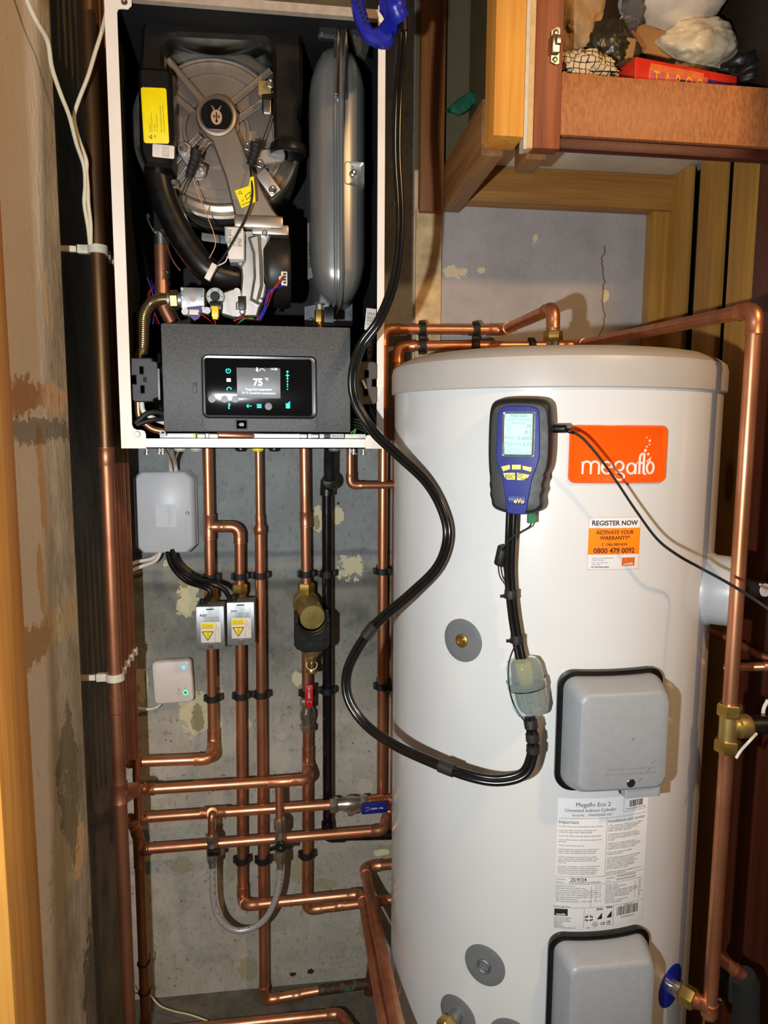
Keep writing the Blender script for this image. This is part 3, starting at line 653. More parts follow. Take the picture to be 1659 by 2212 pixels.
# warning flag on the ignition lead
fy2 = FY(P(527, 420, .315)); mb = MB()
fo = P(527, 420, .315)
pf = [(P(x, y, .315).x-fo.x, P(x, y, .315).z-fo.z) for (x, y) in ((507, 412), (537, 402), (541, 383), (548, 381), (551, 415), (552, 436), (522, 450))]
mb.prism(fy2, pf, 0, .0006)
def loc2(px, py): p = P(px, py, .315); return (p.x-fo.x, p.z-fo.z)
mb.prism(fy2, [loc2(515, 420), loc2(524, 419), loc2(518, 412)], .0006, .0009, 1); mb.prism(fy2, [loc2(516.5, 419), loc2(522, 418.4), loc2(518.2, 414)], .0009, .0011, 0)
for (x0, y0, x1, y1) in ((529, 424, 540, 415), (530, 424, 533, 432), (533, 432, 542, 422), (522, 436, 527, 431), (523, 443, 540, 436), (540, 415, 542, 426)):
    u0 = loc2(x0, y0); u1 = loc2(x1, y1); mb.tube([fy2(u0[0], u0[1], .0008), fy2(u1[0], u1[1], .0008)], .0005, 1, 5)
tag(mb.build('warning_flag', [YEL, INK], boiler), 'yellow tag with a shock warning pictogram')
# ---- mixing unit: flange, fan casting and motor
zf0 = P(560, 500, .29).z; zf1 = P(560, 468, .29).z
x0 = P(505, 480, .30).x; x1 = P(612, 480, .30).x
mb = MB().span((x0, -.30, zf0+.004), (x1, -.18, zf1), 0, .005); mb.span((x0+.03, -.295, zf0-.006), (P(624, 490, .295).x, -.20, zf0+.012), 0, .004)
fan = mb.build('burner_flange', ALD, boiler)
fx = P(548, 585, .255)
fs = FY((0, -.285, 0))
cas = ptsd([(513, 498), (590, 498), (580, 520), (575, 560), (579, 600), (572, 640), (560, 668), (556, 684), (500, 684), (500, 656), (519, 640), (522, 600), (520, 575), (500, 570), (500, 562), (527, 558), (528, 510)], .285)
mb = MB().prism(fs, cas, -.09, 0, 0, .003)
mb.prism(fs, ptsd([(535, 515), (562, 505), (566, 560), (568, 620), (558, 660), (540, 650), (548, 600), (546, 550)], .285), 0, .012, 0, .005)
for (x, y) in ((572, 506), (563, 652), (520, 572), (524, 676)): mb.lathe([(.005, -.02), (.005, .010), (.003, .012)], P(x, y, .287), (0, -1, 0), 0, 12)
mb.build('fan_casting', ALU, boiler)
mc = P(596, 588, .24)
mb = MB().lathe([(.058, -.014), (.064, -.008), (.065, .0), (.065, .028), (.061, .034), (.001, .036)], P(588, 588, .235), (1, 0, 0), 0, 60, caps=False)
fanm = mb.build('fan_motor', M('motor_black', (28, 25, 23), .45, var=.08), boiler)
fo_ = P(614, 602, .300); mb = MB().slab(FY(fo_), .0055, .012, -.006, .003, .001, .0008)
for i in range(4): mb.slab(FY(fo_), .0025, .0017, .003, .0034, .0003, .0001, 1, c=(.001, .0075-.005*i))
mb.build('motor_plug', [WP, INK], fanm)
MB().slab(FY(P(607, 601, .299)), .004, .004, -.006, .001, .003, .0008).build('plug_catch', WP, fanm)
# wires
def wire(pts, r, mat, parent=None, nm='wire'): return MB().tube(spline(wpts(pts), 8), r, 0, 8).build(nm, mat, parent)
wire([(612, 596, .305), (600, 612, .31), (582, 635, .31), (576, 652, .31), (568, 672, .31), (555, 692, .31)], .0013, RED, boiler)
wire([(613, 600, .305), (604, 612, .308), (588, 632, .312), (578, 660, .31), (560, 690, .312)], .0013, M('dark_red_wire', (110, 30, 26), .4, var=0), boiler)
wire([(612, 618, .303), (595, 622, .31), (580, 630, .31), (574, 650, .312), (570, 668, .314), (560, 688, .31)], .0016, BLU, boiler)
wire([(575, 662, .315), (568, 678, .315), (560, 692, .315)], .0026, BLU, boiler)
wire([(545, 690, .30), (525, 686, .31), (505, 694, .31)], .0012, RED, boiler)
wire([(548, 688, .305), (530, 688, .305), (512, 700, .31)], .0012, GRN, boiler)
# ---- ignition module
fi = FY((0, -.305, 0))
mb = MB().prism(fi, ptsd([(485, 489), (520, 489), (528, 500), (528, 563), (518, 567), (496, 566), (494, 556), (494, 533), (486, 520)], .305), -.03, 0, 0, .001)
ign = mb.build('ignition_box', M('ign_grey', (158, 162, 160), .5, var=.03), boiler)
fil = FY(P(509, 526, .306)); mb = MB().slab(fil, .0135, .0265, 0, .0004, .002, .0001)
mb.text(fil, 'ZIG 2/12', width=.024, mat=1, c=(-.010, -.001), w=.0007, rot=math.pi/2, align='l', bold=.02)
mb.text(fil, 'CE', width=.006, mat=1, c=(.008, .018), w=.0007, rot=math.pi/2, align='l')
for i in range(5): mb.text(fil, ('24VDC 50Hz', 'IP 20 -20/+60', 'KW 22 24 NTC', '0020107', 'ELTEK')[i], width=.018-.001*i, mat=1, c=(-.004+.0032*i, -.005), w=.0007, rot=math.pi/2, align='l')
mb.build('module_label', [LAB, INK], ign)
mb = MB().box(P(456, 588, .315), (.010, .012, .030), 0, .001, Matrix.Rotation(math.radians(-28), 3, 'Y').inverted()); mb.build('white_connector', WP, boiler)
wire([(408, 385, .29), (398, 405, .29), (391, 432, .292), (402, 460, .295), (432, 485, .295), (470, 494, .295), (488, 493, .30)], .0012, BPM, boiler)
wire([(540, 356, .29), (543, 385, .312), (545, 420, .318), (537, 455, .318), (515, 500, .318), (486, 550, .315), (470, 570, .313)], .0018, BPM, boiler)
wire([(412, 370, .288), (425, 410, .29), (445, 460, .295), (462, 505, .30), (465, 530, .30), (452, 558, .30)], .0009, M('tan_wire', (200, 150, 100), .4, var=0), boiler)
wire([(588, 205, .285), (592, 230, .285), (560, 320, .295), (552, 300, .30)], .0010, BPM, boiler)
wire([(492, 553, .31), (486, 566, .312), (470, 574, .31)], .0011, LAB, boiler)
MB().slab(FY(P(462, 515, .25), -.1), .022, .007, 0, .001, .001, .0003).build('cable_tag', M('grey_tag', (96, 98, 98), .5), boiler)
# ---- gas valve row
gv = P(416, 644, .29); fgv = FY(gv)
mb = MB().slab(fgv, .0205, .0185, -.05, 0, .002, .001); mb.lathe([(.0062, 0), (.0062, .0008), (.0001, .0008)], gv, (0, -1, 0), 1, 24)
for (u, v) in ((-.018, .016), (.018, .002), (-.018, .002), (.018, -.015)): mb.lathe([(.0026, 0), (.0026, .0014), (.0015, .0018)], fgv(u, v, 0), (0, -1, 0), 0, 12)
gasv = mb.build('gas_valve', [ZN, M('pinkish', (176, 156, 146), .4, .3, var=0)], boiler)
rg = P(465, 641, .292)
mb = MB().lathe([(.0165, -.04), (.0165, 0), (.015, .0015), (.0085, .0015), (.0085, .005), (.0078, .007), (.0001, .007)], rg, (0, -1, 0), 0, 36, caps=False); mb.build('regulator', [ZN], gasv)
MB().lathe([(.0078, .0071), (.0070, .0078), (.0001, .0078)], rg, (0, -1, 0), 0, 24).build('regulator_cap', BP, gasv)
mb = MB()
for k in range(6):
    a = k*math.pi/3; mb.lathe([(.0011, .0012), (.0011, .0022)], rg+V((.0122*math.cos(a), 0, .0122*math.sin(a))), (0, -1, 0), 0, 8)
mb.build('regulator_screws', INK, gasv)
mb = MB().prism(FY((0, -.29, 0)), ptsd([(480, 632), (500, 625), (515, 622), (522, 632), (524, 648), (512, 655), (512, 668), (524, 676), (522, 684), (505, 686), (478, 678)], .29), -.03, 0, 0, .002)
for (x, y) in ((512, 630), (513, 677), (448, 671), (400, 673)): mb.lathe([(.006, 0), (.006, .003), (.003, .003), (.003, .001), (.0001, .001)], P(x, y, .291), (0, -1, 0), 0, 18, caps=False)
mb.prism(FY((0, -.285, 0)), ptsd([(392, 662), (440, 662), (452, 680), (430, 676), (410, 684), (392, 678)], .285), -.02, 0, 0, .002)
mb.build('venturi_casting', ALU, boiler)
MB().span((P(514, 640, .29).x, -.291, P(514, 668, .29).z), (P(531, 640, .29).x, -.25, P(531, 640, .29).z), 0, .001).build('black_block', BP, boiler)
mb = MB().prism(FY((0, -.289, 0)), ptsd([(404, 664), (436, 660), (436, 676), (430, 688), (420, 694), (408, 680)], .289), 0, .002); mb.build('purple_gasket', PUR, boiler)
mb = MB().slab(FY(P(420, 675, .293)), .0085, .0045, 0, .004, .0008, .0005); mb.build('white_plug', WP, boiler)
mb = MB().slab(FY(P(465, 674, .31)), .0058, .0095, -.006, .006, .001, .001); mb.slab(FY(P(465, 685, .31)), .0045, .004, -.004, .004, .001, .001); mb.build('yellow_plug', M('yellow_plug', (250, 214, 30), .4, var=.02), boiler)
MB().slab(FY(P(466, 660, .305)), .010, .007, -.006, .003, .001, .001).build('solenoid_clip', BP, boiler)
wire([(428, 676, .298), (445, 686, .30), (462, 700, .30)], .001, RED, boiler)
wire([(463, 690, .31), (466, 702, .31)], .001, RED, boiler)
# brass nut and corrugated gas tube
na = P(386, 648, .272); nb = P(368, 648, .272)
MB().hexnut(na, nb, .0175).build('gas_nut', BRS, boiler)
MB().tube([P(394, 648, .272), na], .0135, 0, 24).tube([nb, P(362, 648, .272)], .013, 0, 24).build('gas_collar', ZN, boiler)
sp = spline([P(364, 646, .272), P(345, 647, .272), P(325, 656, .27), P(312, 680, .27), P(310, 710, .265), P(309, 745, .26), P(303, 775, .26)], 22)
rr = [(.0105 if (i % 3) else .0083)+(.004*max(0, (i-len(sp)*.86)/(len(sp)*.14)) if i > len(sp)*.86 else 0) for i in range(len(sp))]
MB().tube(sp, rr, 0, 20).build('corrugated_tube', copper_mat('bronze_steel', (196, 176, 130), (120, 100, 66), .2), boiler)
# copper tubes inside
MB().tube(fillet([P(348, 530, .22), P(350, 610, .22), P(352, 660, .22), P(372, 698, .22)], .05)[0], .0125, 0, 22).build('inner_copper_tube', CU, boiler)
MB().lathe([(.007, 0), (.007, .018), (.009, .018), (.009, .026), (.005, .03)], P(348, 531, .22), (0, 0, 1), 0, 12).build('tube_union', ZN, boiler)
MB().tube(spline(wpts([(318, 470, .25), (330, 495, .25), (350, 505, .24), (372, 560, .25), (390, 585, .25)]), 8), .0014, 0, 8).build('capillary', CU, boiler)
for (x, y, s_) in ((322, 468, .004), (334, 500, .004), (362, 590, .004)):
    MB().lathe([(s_, 0), (s_, .01), (s_*.4, .012)], P(x, y, .24), (0, -1, 0), 0, 12).build('small_fitting', STEEL, boiler)
for k, (x0_, x1_) in enumerate(((318, 330), (326, 336), (340, 322), (334, 318))):
    wire([(x0_, 600+k*6, .20), (x1_, 640, .22), (x0_+4, 700, .24)], .0012, (PUR, BLU, RED, BPM)[k], boiler)
# ---- expansion vessel
vc = P(722, 390, .20); vx0 = P(663, 400, .20).x; vx1 = P(786, 400, .20).x; vzt = P(725, 122, .25).z; vzb = P(722, 662, .25).z
vcx = (vx0+vx1)/2; vcz = (vzt+vzb)/2; HW = (vx1-vx0)/2; HH = (vzt-vzb)/2
fv = frame((P(727, 390, .20).x-.003, -.19, vcz), (0, -1, 0), (0, 0, 1))     # local: u toward the room, v up, w = +/- x
hd = .135
fvl = lambda u, v, w_: V((vcx-.001+w_*(1-.30*abs(v/HH)**3), -.19-u, vcz+v))
mb = MB()
for s_ in (-1, 1):
    rings = [(hd, HH, .055, 0), (hd-.001, HH-.001, .055, s_*.018), (hd-.006, HH-.008, .05, s_*.034), (hd-.020, HH-.024, .045, s_*(HW-.008)), (hd-.040, HH-.045, .03, s_*(HW-.001)), (hd-.06, HH-.07, .02, s_*HW)]
    mb.loft(fvl, rings, 0, ns=10)
ves = mb.build('expansion_vessel', GRYM, boiler)
mb = MB().loft(fvl, [(hd+.001, HH+.001, .056, -.001), (hd+.010, HH+.006, .06, 0), (hd+.012, HH+.007, .06, .004), (hd+.010, HH+.006, .06, .008), (hd+.001, HH+.001, .056, .009)]); 
mb.loft(fvl, [(hd+.0005, HH+.001, .056, -.012), (hd+.005, HH+.003, .058, -.010), (hd+.005, HH+.003, .058, -.006), (hd+.001, HH+.001, .056, -.005)]); mb.build('vessel_seam', GRYM, ves)
fb = FY(P(766, 374, .325)); mb = MB().loft(fb, [(.019, .021, .005, -.03), (.019, .021, .005, -.006), (.017, .019, .004, 0), (.012, .013, .003, -.004)]); mb.lathe([(.0055, -.004), (.0055, .002), (.0035, .003), (.0035, -.003), (.0001, -.003)], fb(-.002, 0, 0), (0, -1, 0), 1, 18, caps=False); mb.build('vessel_boss', [GRYM, STEEL], ves)
fl3 = frame(V((vx0-.001, -.245, P(672, 540, .245).z)), (.10, -1, 0), (0, 0, 1))
fl4 = frame(P(672, 540, .262), (.35, -.9, 0), (0, 0, 1)); mb = MB().slab(fl4, .016, .050, 0, .0006, .001, .0001)
for i in range(7): mb.text(fl4, ('MAX 3 bar 70C', '10 L 1 bar', 'CIMM 2024', 'PED 2014/68', 'SN 240618', 'N2', 'CE 1131')[i], width=.05-.004*i, mat=1, c=(-.011+.0036*i, -.03), w=.0009, rot=math.pi/2, align='l')
mb.build('vessel_label', [M('grey_label', (150, 152, 150), .5, var=.02), INK], ves)
a = P(690, 655, .30)
MB().lathe([(.010, .0), (.011, -.002), (.007, -.003), (.007, -.012)], a, (0, 0, 1), 0, 20).build('vessel_nipple', ZN, ves)
MB().hexnut(a+V((0, 0, -.012)), a+V((0, 0, -.034)), .0095).build('vessel_nut', BRS, ves)
MB().tube(fillet([a+V((0, 0, -.034)), a+V((.001, 0, -.045)), a+V((.006, 0, -.07))], .02)[0], .005, 0, 14).build('vessel_tube', CU, ves)
# vessel bracket rails
mb = MB()
for (xa_, xb_) in ((731, 726), (748, 742)):
    mb.tube([P(xa_, 62, .335), P(xb_, 203, .335)], .0024, 0, 8)
mb.build('bracket_rails', STEEL, boiler)
a = P(725, 40, .33); b = P(753, 212, .33)
mb = MB().span((P(722, 60, .33).x, -.328, P(722, 210, .33).z), (P(752, 60, .33).x, -.322, P(752, 44, .33).z), 0, .001)
mb.prism(FY((0, -.33, 0)), ptsd([(694, 42), (728, 42), (728, 84), (686, 80)], .33), -.01, 0, 0, .001)
mb.prism(FY((0, -.33, 0)), ptsd([(752, 46), (812, 48), (800, 95), (790, 128), (770, 112), (758, 70)], .33), -.01, 0, 0, .001)
for (x, y) in ((697, 50), (695, 72), (765, 78)): mb.lathe([(.002, 0), (.002, .002)], P(x, y, .331), (0, -1, 0), 1, 10)
mb.build('vessel_bracket', [M('bracket_steel', (92, 94, 96), .35, .8, var=.1), STEEL], boiler)
# lower frame plate behind panel
mb = MB().prism(FY((0, -.18, 0)), ptsd([(657, 662), (762, 640), (762, 705), (657, 705)], .18), -.004, 0, 0, .001); mb.lathe([(.004, 0), (.004, .001), (.0025, .0015)], P(673, 690, .181), (0, -1, 0), 0, 16)
mb.lathe([(.004, 0), (.004, .001), (.0025, .0015)], P(724, 690, .181), (0, -1, 0), 0, 16); mb.build('lower_plate', M('dark_steel', (108, 112, 114), .35, .7, var=.1), boiler)
MB().slab(FY(P(711, 680, .312)), .009, .014, -.008, 0, .001, .0008).build('black_sensor', BP, boiler)
fs_ = FY(P(800, 690, .33), -.1); mb = MB().slab(fs_, .009, .019, 0, .0005, .001, .0001)
for i in range(4): mb.text(fs_, '||| 0020 22', width=.022, mat=1, c=(-.005+.0035*i, -.01), w=.0007, rot=math.pi/2, align='l')
mb.build('side_sticker', [LAB, INK], boiler)
fs_ = FY(P(798, 780, .33)); mb = MB().slab(fs_, .0035, .034, 0, .0005, .001, .0001, 0)
for i in range(14): mb.slab(fs_, .0024, .0004+.0004*(i % 3), .0005, .0007, .0001, .0001, 1, c=(0, -.028+.004*i))
mb.build('barcode_strip', [LAB, INK], boiler)
# ---- control panel
dp = .385
def rect(px0, py0, px1, py1, d):
    a = P(px0, py0, d); b = P(px1, py1, d); return V(((a.x+b.x)/2, -d, (a.z+b.z)/2)), abs(b.x-a.x)/2, abs(a.z-b.z)/2
c0, hw, hh = rect(347, 698, 757, 934, dp)
fpn = FY(c0)
mb = MB().slab(fpn, hw, hh, -.09, 0, .002, .0015, ns=2)
panel = mb.build('control_box', DGR, boiler)
c1_, hw1, hh1 = rect(433, 748, 686, 932, dp); f1 = FY(V((c1_.x, -dp, c1_.z)))
# raised surround with recessed window
mb = MB().loft(f1, [(hw1+.001, hh1+.001, .014, -.002), (hw1, hh1, .013, .0012), (hw1-.001, hh1-.001, .012, .0014)], 0)
c2_, hw2, hh2 = rect(435, 766, 684, 905, dp+.001); f2 = FY(V((c2_.x, -dp, c2_.z)))
mb.loft(f2, [(hw2, hh2, .010, .001), (hw2, hh2, .010, .004), (hw2-.002, hh2-.002, .009, .0055), (hw2-.006, hh2-.006, .006, .005)], 1)
sur = mb.build('display_surround', [DGR, M('bezel_black', (10, 10, 11), .25, var=0)], boiler)
MB().slab(FY(P(421, 838, dp)), .0035, .0085, 0, .003, .001, .0006).build('surround_catch', DGR, sur)
mb = MB(); fk = FY(P(522, 917, dp+.0016)); mb.loft(fk, [(.010, .0085, .002, 0), (.010, .0085, .002, .0004), (.008, .0065, .001, .0004), (.008, .0065, .001, 0)], 1); mb.slab(fk, .004, .003, 0, .001, .001, .0003, 0); mb.text(fk, '<', size=.016, mat=1, c=(-.002, 0), w=.0006); mb.build('panel_catch', [M('catch_grey', (120, 124, 124), .4), INK], sur)
c3, hw3, hh3 = rect(441, 773, 674, 899, dp+.006)
f3 = FY(V((c3.x, -dp-.0052, c3.z)))
GL = M('glass_black', (8, 9, 11), .05, var=0, coat=.5)
mb = MB().slab(f3, hw3, hh3, 0, .0012, .004, .0006)
disp = mb.build('display_glass', GL, boiler)
c4, hw4, hh4 = rect(511, 794, 606, 861, dp+.006); f4 = FY(V((c4.x, -dp-.0065, c4.z)))
SCR = M('screen_grey', (92, 94, 98), .4, var=0, emit=.35); WT = M('white_glow', (240, 248, 250), .5, var=0, emit=1.3); CY = M('cyan_glow', (40, 240, 220), .5, var=0, emit=1.3)
mb = MB().slab(f4, hw4, hh4, 0, .0002, .0004, .0001)
def dloc(px, py): p = P(px, py, dp+.0067); return (p.x-c4.x, p.z-c4.z)
mb.text(f4, '75', width=.0155, mat=1, c=dloc(557, 825), w=.0004, bold=.03); mb.text(f4, '°C', width=.006, mat=1, c=dloc(576, 819), w=.0004, bold=.02)
mb.text(f4, 'Target flow temperature', width=.044, mat=1, c=dloc(559, 841), w=.0004, bold=.015); mb.text(f4, '75 °C Actual flow temperature', width=.055, mat=1, c=dloc(559, 849), w=.0004)
mb.text(f4, '14:28', width=.0105, mat=1, c=dloc(592, 797), w=.0004)
u, v = dloc(555, 798); mb.prism(f4, [(u-.001, v-.003), (u+.001, v-.003), (u+.0018, v-.001), (u, v+.004), (u-.0018, v-.001)], .0003, .0005, 1)
u, v = dloc(566, 799); mb.tube([f4(u+.004*math.cos(a), v-.002+.004*math.sin(a), .0005) for a in [math.pi*k/8 for k in range(9)]], .0004, 1, 5); mb.text(f4, 'i', size=.009, mat=1, c=(u-.007, v), w=.0004)
mb.build('screen', [SCR, WT], disp)
fd3 = FY(V((0, -dp-.0066, 0)))
def dl(px, py): p = P(px, py, dp+.0067); return (p.x, p.z)
TI = lambda: MB()
mb = MB()
def arc(cx, cz, r, a0, a1, th=.0006, mat=0): mb.tube([fd3(cx+r*math.cos(math.radians(a0+(a1-a0)*k/14)), cz+r*math.sin(math.radians(a0+(a1-a0)*k/14)), .0003) for k in range(15)], th, mat, 5)
if mb.v: mb.build('touch_icon', [CY, WT], disp)
mb = MB()
u, v = dl(493, 801); arc(u, v, .0036, 120, 420, .0007); mb.tube([fd3(u, v, .0003), fd3(u, v+.0042, .0003)], .0006, 0, 5)
if mb.v: mb.build('touch_icon', [CY, WT], disp)
mb = MB()
u, v = dl(494, 821); mb.slab(fd3, .0034, .0028, 0, .0004, .0004, .0001, 1, c=(u, v))
if mb.v: mb.build('touch_icon', [CY, WT], disp)
mb = MB()
u, v = dl(495, 840); arc(u, v-.001, .0036, 0, 200, .0008)
if mb.v: mb.build('touch_icon', [CY, WT], disp)
mb = MB()
u, v = dl(495, 877); mb.text(fd3, '?', size=.013, c=(u, v), w=.0003, bold=.03)
if mb.v: mb.build('touch_icon', [CY, WT], disp)
mb = MB()
u, v = dl(538, 877); mb.tube([fd3(u-.004, v, .0003), fd3(u+.004, v, .0003)], .0007, 0, 5); mb.tube([fd3(u-.001, v+.003, .0003), fd3(u-.004, v, .0003), fd3(u-.001, v-.003, .0003)], .0007, 0, 5)
if mb.v: mb.build('touch_icon', [CY, WT], disp)
mb = MB()
u, v = dl(560, 877)
for k in (-1, 0, 1): mb.slab(fd3, .0038, .0008, 0, .0004, .0002, .0001, 0, c=(u, v+k*.0024))
for (y, r_) in ((803, .0018), (818, .0016), (824, .0013), (830, .0012), (835, .0011), (841, .001)):
    u, v = dl(621, y); mb.lathe([(r_, 0), (r_, .0003)], fd3(u, v, .0001), (0, -1, 0), 0, 12)
if mb.v: mb.build('touch_icon', [CY, WT], disp)
mb = MB()
u, v = dl(621, 811); mb.slab(fd3, .003, .0007, 0, .0004, .0002, .0001, 0, c=(u, v)); mb.slab(fd3, .0007, .003, 0, .0004, .0002, .0001, 0, c=(u, v))
if mb.v: mb.build('touch_icon', [CY, WT], disp)
mb = MB()
u, v = dl(622, 878); mb.slab(fd3, .0034, .0032, 0, .0004, .0006, .0001, 0, c=(u, v)); mb.slab(fd3, .0038, .0008, 0, .0004, .0002, .0001, 0, c=(u, v+.0042)); mb.tube([fd3(u, v+.005, .0003), fd3(u+.004, v+.008, .0003)], .0008, 0, 5)
mb.build('touch_icon', [CY, WT], disp)
for (x, y) in ((458, 862), (485, 862), (508, 862), (580, 878)):
    u, v = dl(x, y); MB().lathe([(.006, 0), (.006, .0002)], fd3(u, v, 0), (0, -1, 0), 0, 20).build('touch_dot', M('dot_dark', (18, 19, 21), .3, var=0), disp)
# side brackets
BR = M('bracket_black', (38, 38, 40), .5, var=.06)
def sidebr(l, d, holes):
    mb = MB().prism(FY((0, -d, 0)), ptsd(l, d), -.03, 0, 0, .0015)
    for (x, y, hx_, hy_) in holes: c_, a_, b_ = rect(x-hx_, y-hy_, x+hx_, y+hy_, d); mb.loft(FY(c_), [(a_+.001, b_+.001, .002, 0), (a_+.001, b_+.001, .002, .001), (a_, b_, .0015, .001), (a_, b_, .0015, -.002)], 1)
    return mb
mb = sidebr([(283, 773), (327, 773), (329, 779), (340, 782), (344, 858), (332, 862), (330, 868), (290, 868), (286, 862), (285, 829), (294, 829), (293, 811), (283, 811)], .375, [(306, 800, 4, 8), (308, 841, 4, 8)])
u, v = fp(313, 820, .376); mb.slab(FY((0, -.375, 0)), .003, .004, 0, .0006, .001, .0001, 2, c=(u, v))
mb.slab(FY((0, -.372, 0)), .0018, .026, 0, .004, .001, .0005, 3, c=fp(343, 830, .376)); mb.build('side_bracket', [BR, BLK, BLK, M('clip_grey', (130, 130, 130), .4)], boiler)
mb = sidebr([(762, 781), (808, 781), (815, 786), (815, 818), (804, 820), (804, 834), (815, 836), (815, 868), (810, 873), (762, 873)], .375, [(792, 808, 4, 8), (790, 848, 4, 7)])
mb.build('side_bracket', [M('bracket_brown', (66, 58, 50), .45), BLK], boiler)
a = P(783, 822, .378); b = P(791, 840, .378); MB().tube([a, b], .0022, 0, 10).build('white_pin', WP, boiler)
# cables and copper in the lower left corner of the casing
MB().tube(fillet([P(298, 860, .34), P(300, 905, .34), P(330, 928, .34), P(352, 932, .34)], .03)[0], .006, 0, 14).build('corner_copper', CU, boiler)
MB().tube(spline(wpts([(306, 868, .35), (311, 890, .35), (335, 905, .35), (360, 915, .34)]), 8), .0042, 0, 12).build('corner_white_cable', WP, boiler)
MB().tube(spline(wpts([(293, 915, .36), (315, 895, .36), (335, 890, .355), (352, 893, .35)]), 8), .0048, 0, 12).build('corner_black_cable', BPM, boiler)
MB().tube(spline(wpts([(295, 918, .36), (325, 908, .358), (352, 905, .35)]), 8), .004, 0, 12).build('corner_black_cable', BPM, boiler)
wire([(345, 938, .355), (352, 930, .358), (358, 940, .355), (347, 943, .355)], .0012, WP, boiler)
wire([(768, 885, .35), (785, 890, .352), (795, 903, .352)], .0018, M('yellow_wire', (220, 200, 60), .4, var=0), boiler)
wire([(758, 935, .35), (768, 928, .352), (764, 938, .352)], .0014, GRN, boiler)
for k in range(4): wire([(757, 905+k*6, .34), (775, 908+k*6, .345), (792, 920+k*5, .345)], .0016, BPM, boiler)
# fittings under the panel: union clips, copper bend, white sheet, black tag
for (x0_, x1_) in ((424, 444), (450, 472), (648, 665), (672, 690)):
    c_, a_, b_ = rect(x0_, 937, x1_, 948, .35); MB().slab(FY(c_), a_, b_, -.02, 0, .002, .001).build('union_clip', STEEL, boiler)
MB().tube([P(470, 940, .34), P(545, 942, .34), P(565, 944, .33)], .007, 0, 14).build('bottom_copper', CU, boiler)
c_, a_, b_ = rect(700, 936, 744, 948, .352); mb = MB().slab(FY(c_), a_, b_, -.01, 0, .001, .0005); mb.slab(FY(c_), .012, .0035, 0, .0004, .0004, .0001, 1, c=(.005, 0)); mb.text(FY(c_), 'SN 2124', width=.018, mat=0, c=(.005, 0), w=.0006); mb.build('black_tag', [BP, LAB], boiler)
c_, a_, b_ = rect(417, 936, 423, 948, .352); MB().slab(FY(c_), a_, b_, -.006, 0, .001, .0005).build('yellow_tab', YEL, boiler)
# under the casing: screws, grommets
for (x, y) in ((317, 973), (344, 972), (352, 972), (756, 973), (764, 973), (785, 974)):
    MB().lathe([(.003, 0), (.003, .006), (.0055, .007), (.0055, .009), (.003, .010)], P(x, y-3, .355), (0, 0, -1), 0, 14).build('under_screw', STEEL, boiler)
for (x, m_) in ((389, M('grommet', (196, 190, 176), .5)), (424, M('grommet', (196, 190, 176), .5)), (521, BP), (593, BP), (557, YEL), (722, M('grey_ring', (120, 120, 120), .5))):
    MB().lathe([(.011, -.001), (.011, .003), (.008, .006)], P(x, 968, .30), (0, 0, -1), 0, 24).build('grommet', m_, boiler)

c_, a_, b_ = rect(345, 936, 790, 949, .345); MB().slab(FY(c_), a_, b_, -.004, 0, .001, .0005).build('base_tray', M('galv_white', (222, 228, 226), .38), boiler)
# ================================================================== HOT WATER CYLINDER
CW = NT('cylinder_white'); cf_ = CW.noise(5, 2, .5); CW.set(CW.mix(CW.ramp(cf_, .3, .7), rgb(216, 215, 212), rgb(222, 221, 218)), .27, 0); CW.b.inputs['Coat Weight'].default_value = .3; CW.b.inputs['Coat Roughness'].default_value = .12; CW = CW.m
CG = M('lid_grey', (186, 180, 172), .42, var=.03, vs=10)
CVG = M('cover_grey', (156, 158, 160), .42, var=.02, vs=120)
RUB = M('gasket_rubber', (16, 15, 14), .28, var=.05)
ORG_ = M('badge_orange', (255, 92, 8), .22, var=0, coat=.6)
WHT = M('badge_white', (250, 226, 214), .4, var=0)
PAP = M('label_paper', (232, 230, 228), .45, var=0)
INK2 = M('label_ink', (66, 64, 66), .6, var=0); PEN = M('pen_ink', (40, 40, 56), .6, var=0)
cyl = empty('hot_water_cylinder', (CX, -CD, .03), 'tall white hot water cylinder with grey lid standing right of the boiler', 'cylinder')
axo = V((CX, -CD, 0)); UP = V((0, 0, 1))
MB().lathe([(CR-.012, .03), (CR-.002, .045), (CR, .06), (CR, 1.47), (CR-.01, 1.472)], axo, UP, 0, 144).build('shell', CW, cyl, sharp=50)
LZ = 1.458
MB().lathe([(CR+.001, LZ+.003), (CR+.0035, LZ), (CR+.0055, LZ+.002), (CR+.0055, LZ+.036), (CR+.003, LZ+.045), (CR-.006, LZ+.052), (CR-.028, LZ+.062), (CR-.035, LZ+.0635), (.10, LZ+.068), (.001, LZ+.0685)], axo, UP, 0, 144, caps=False).build('lid', CG, cyl, sharp=30)
# badge
zc = 1.363; fb_ = cylf(0, zc); hw = math.radians(15.1)*CR; hh = .042
mb = MB().loft(fb_, [(hw, hh, .010, 0), (hw, hh, .010, .002), (hw-.0015, hh-.0015, .009, .0045), (hw-.004, hh-.004, .008, .0045), (hw-.006, hh-.006, .007, .003)], 0, ns=24)
badge = mb.build('orange_badge', ORG_, cyl)
def cl_(px, py, z0=zc, a0=0.0, w=.003):      # pixel on the shell -> local arc coordinates
    r = AX[2]+AX[0]*((px-829.5)/FPX)-AX[1]*((py-1106)/FPX); o = CAMP-V((CX, -CD, 0)); R = CR+w
    A = r.x**2+r.y**2; B = 2*(o.x*r.x+o.y*r.y); K = o.x**2+o.y**2-R*R; t_ = (-B-math.sqrt(max(0, B*B-4*A*K)))/(2*A); p = o+r*t_
    return (math.atan2(p.x, -p.y)-math.radians(a0))*CR, p.z-z0
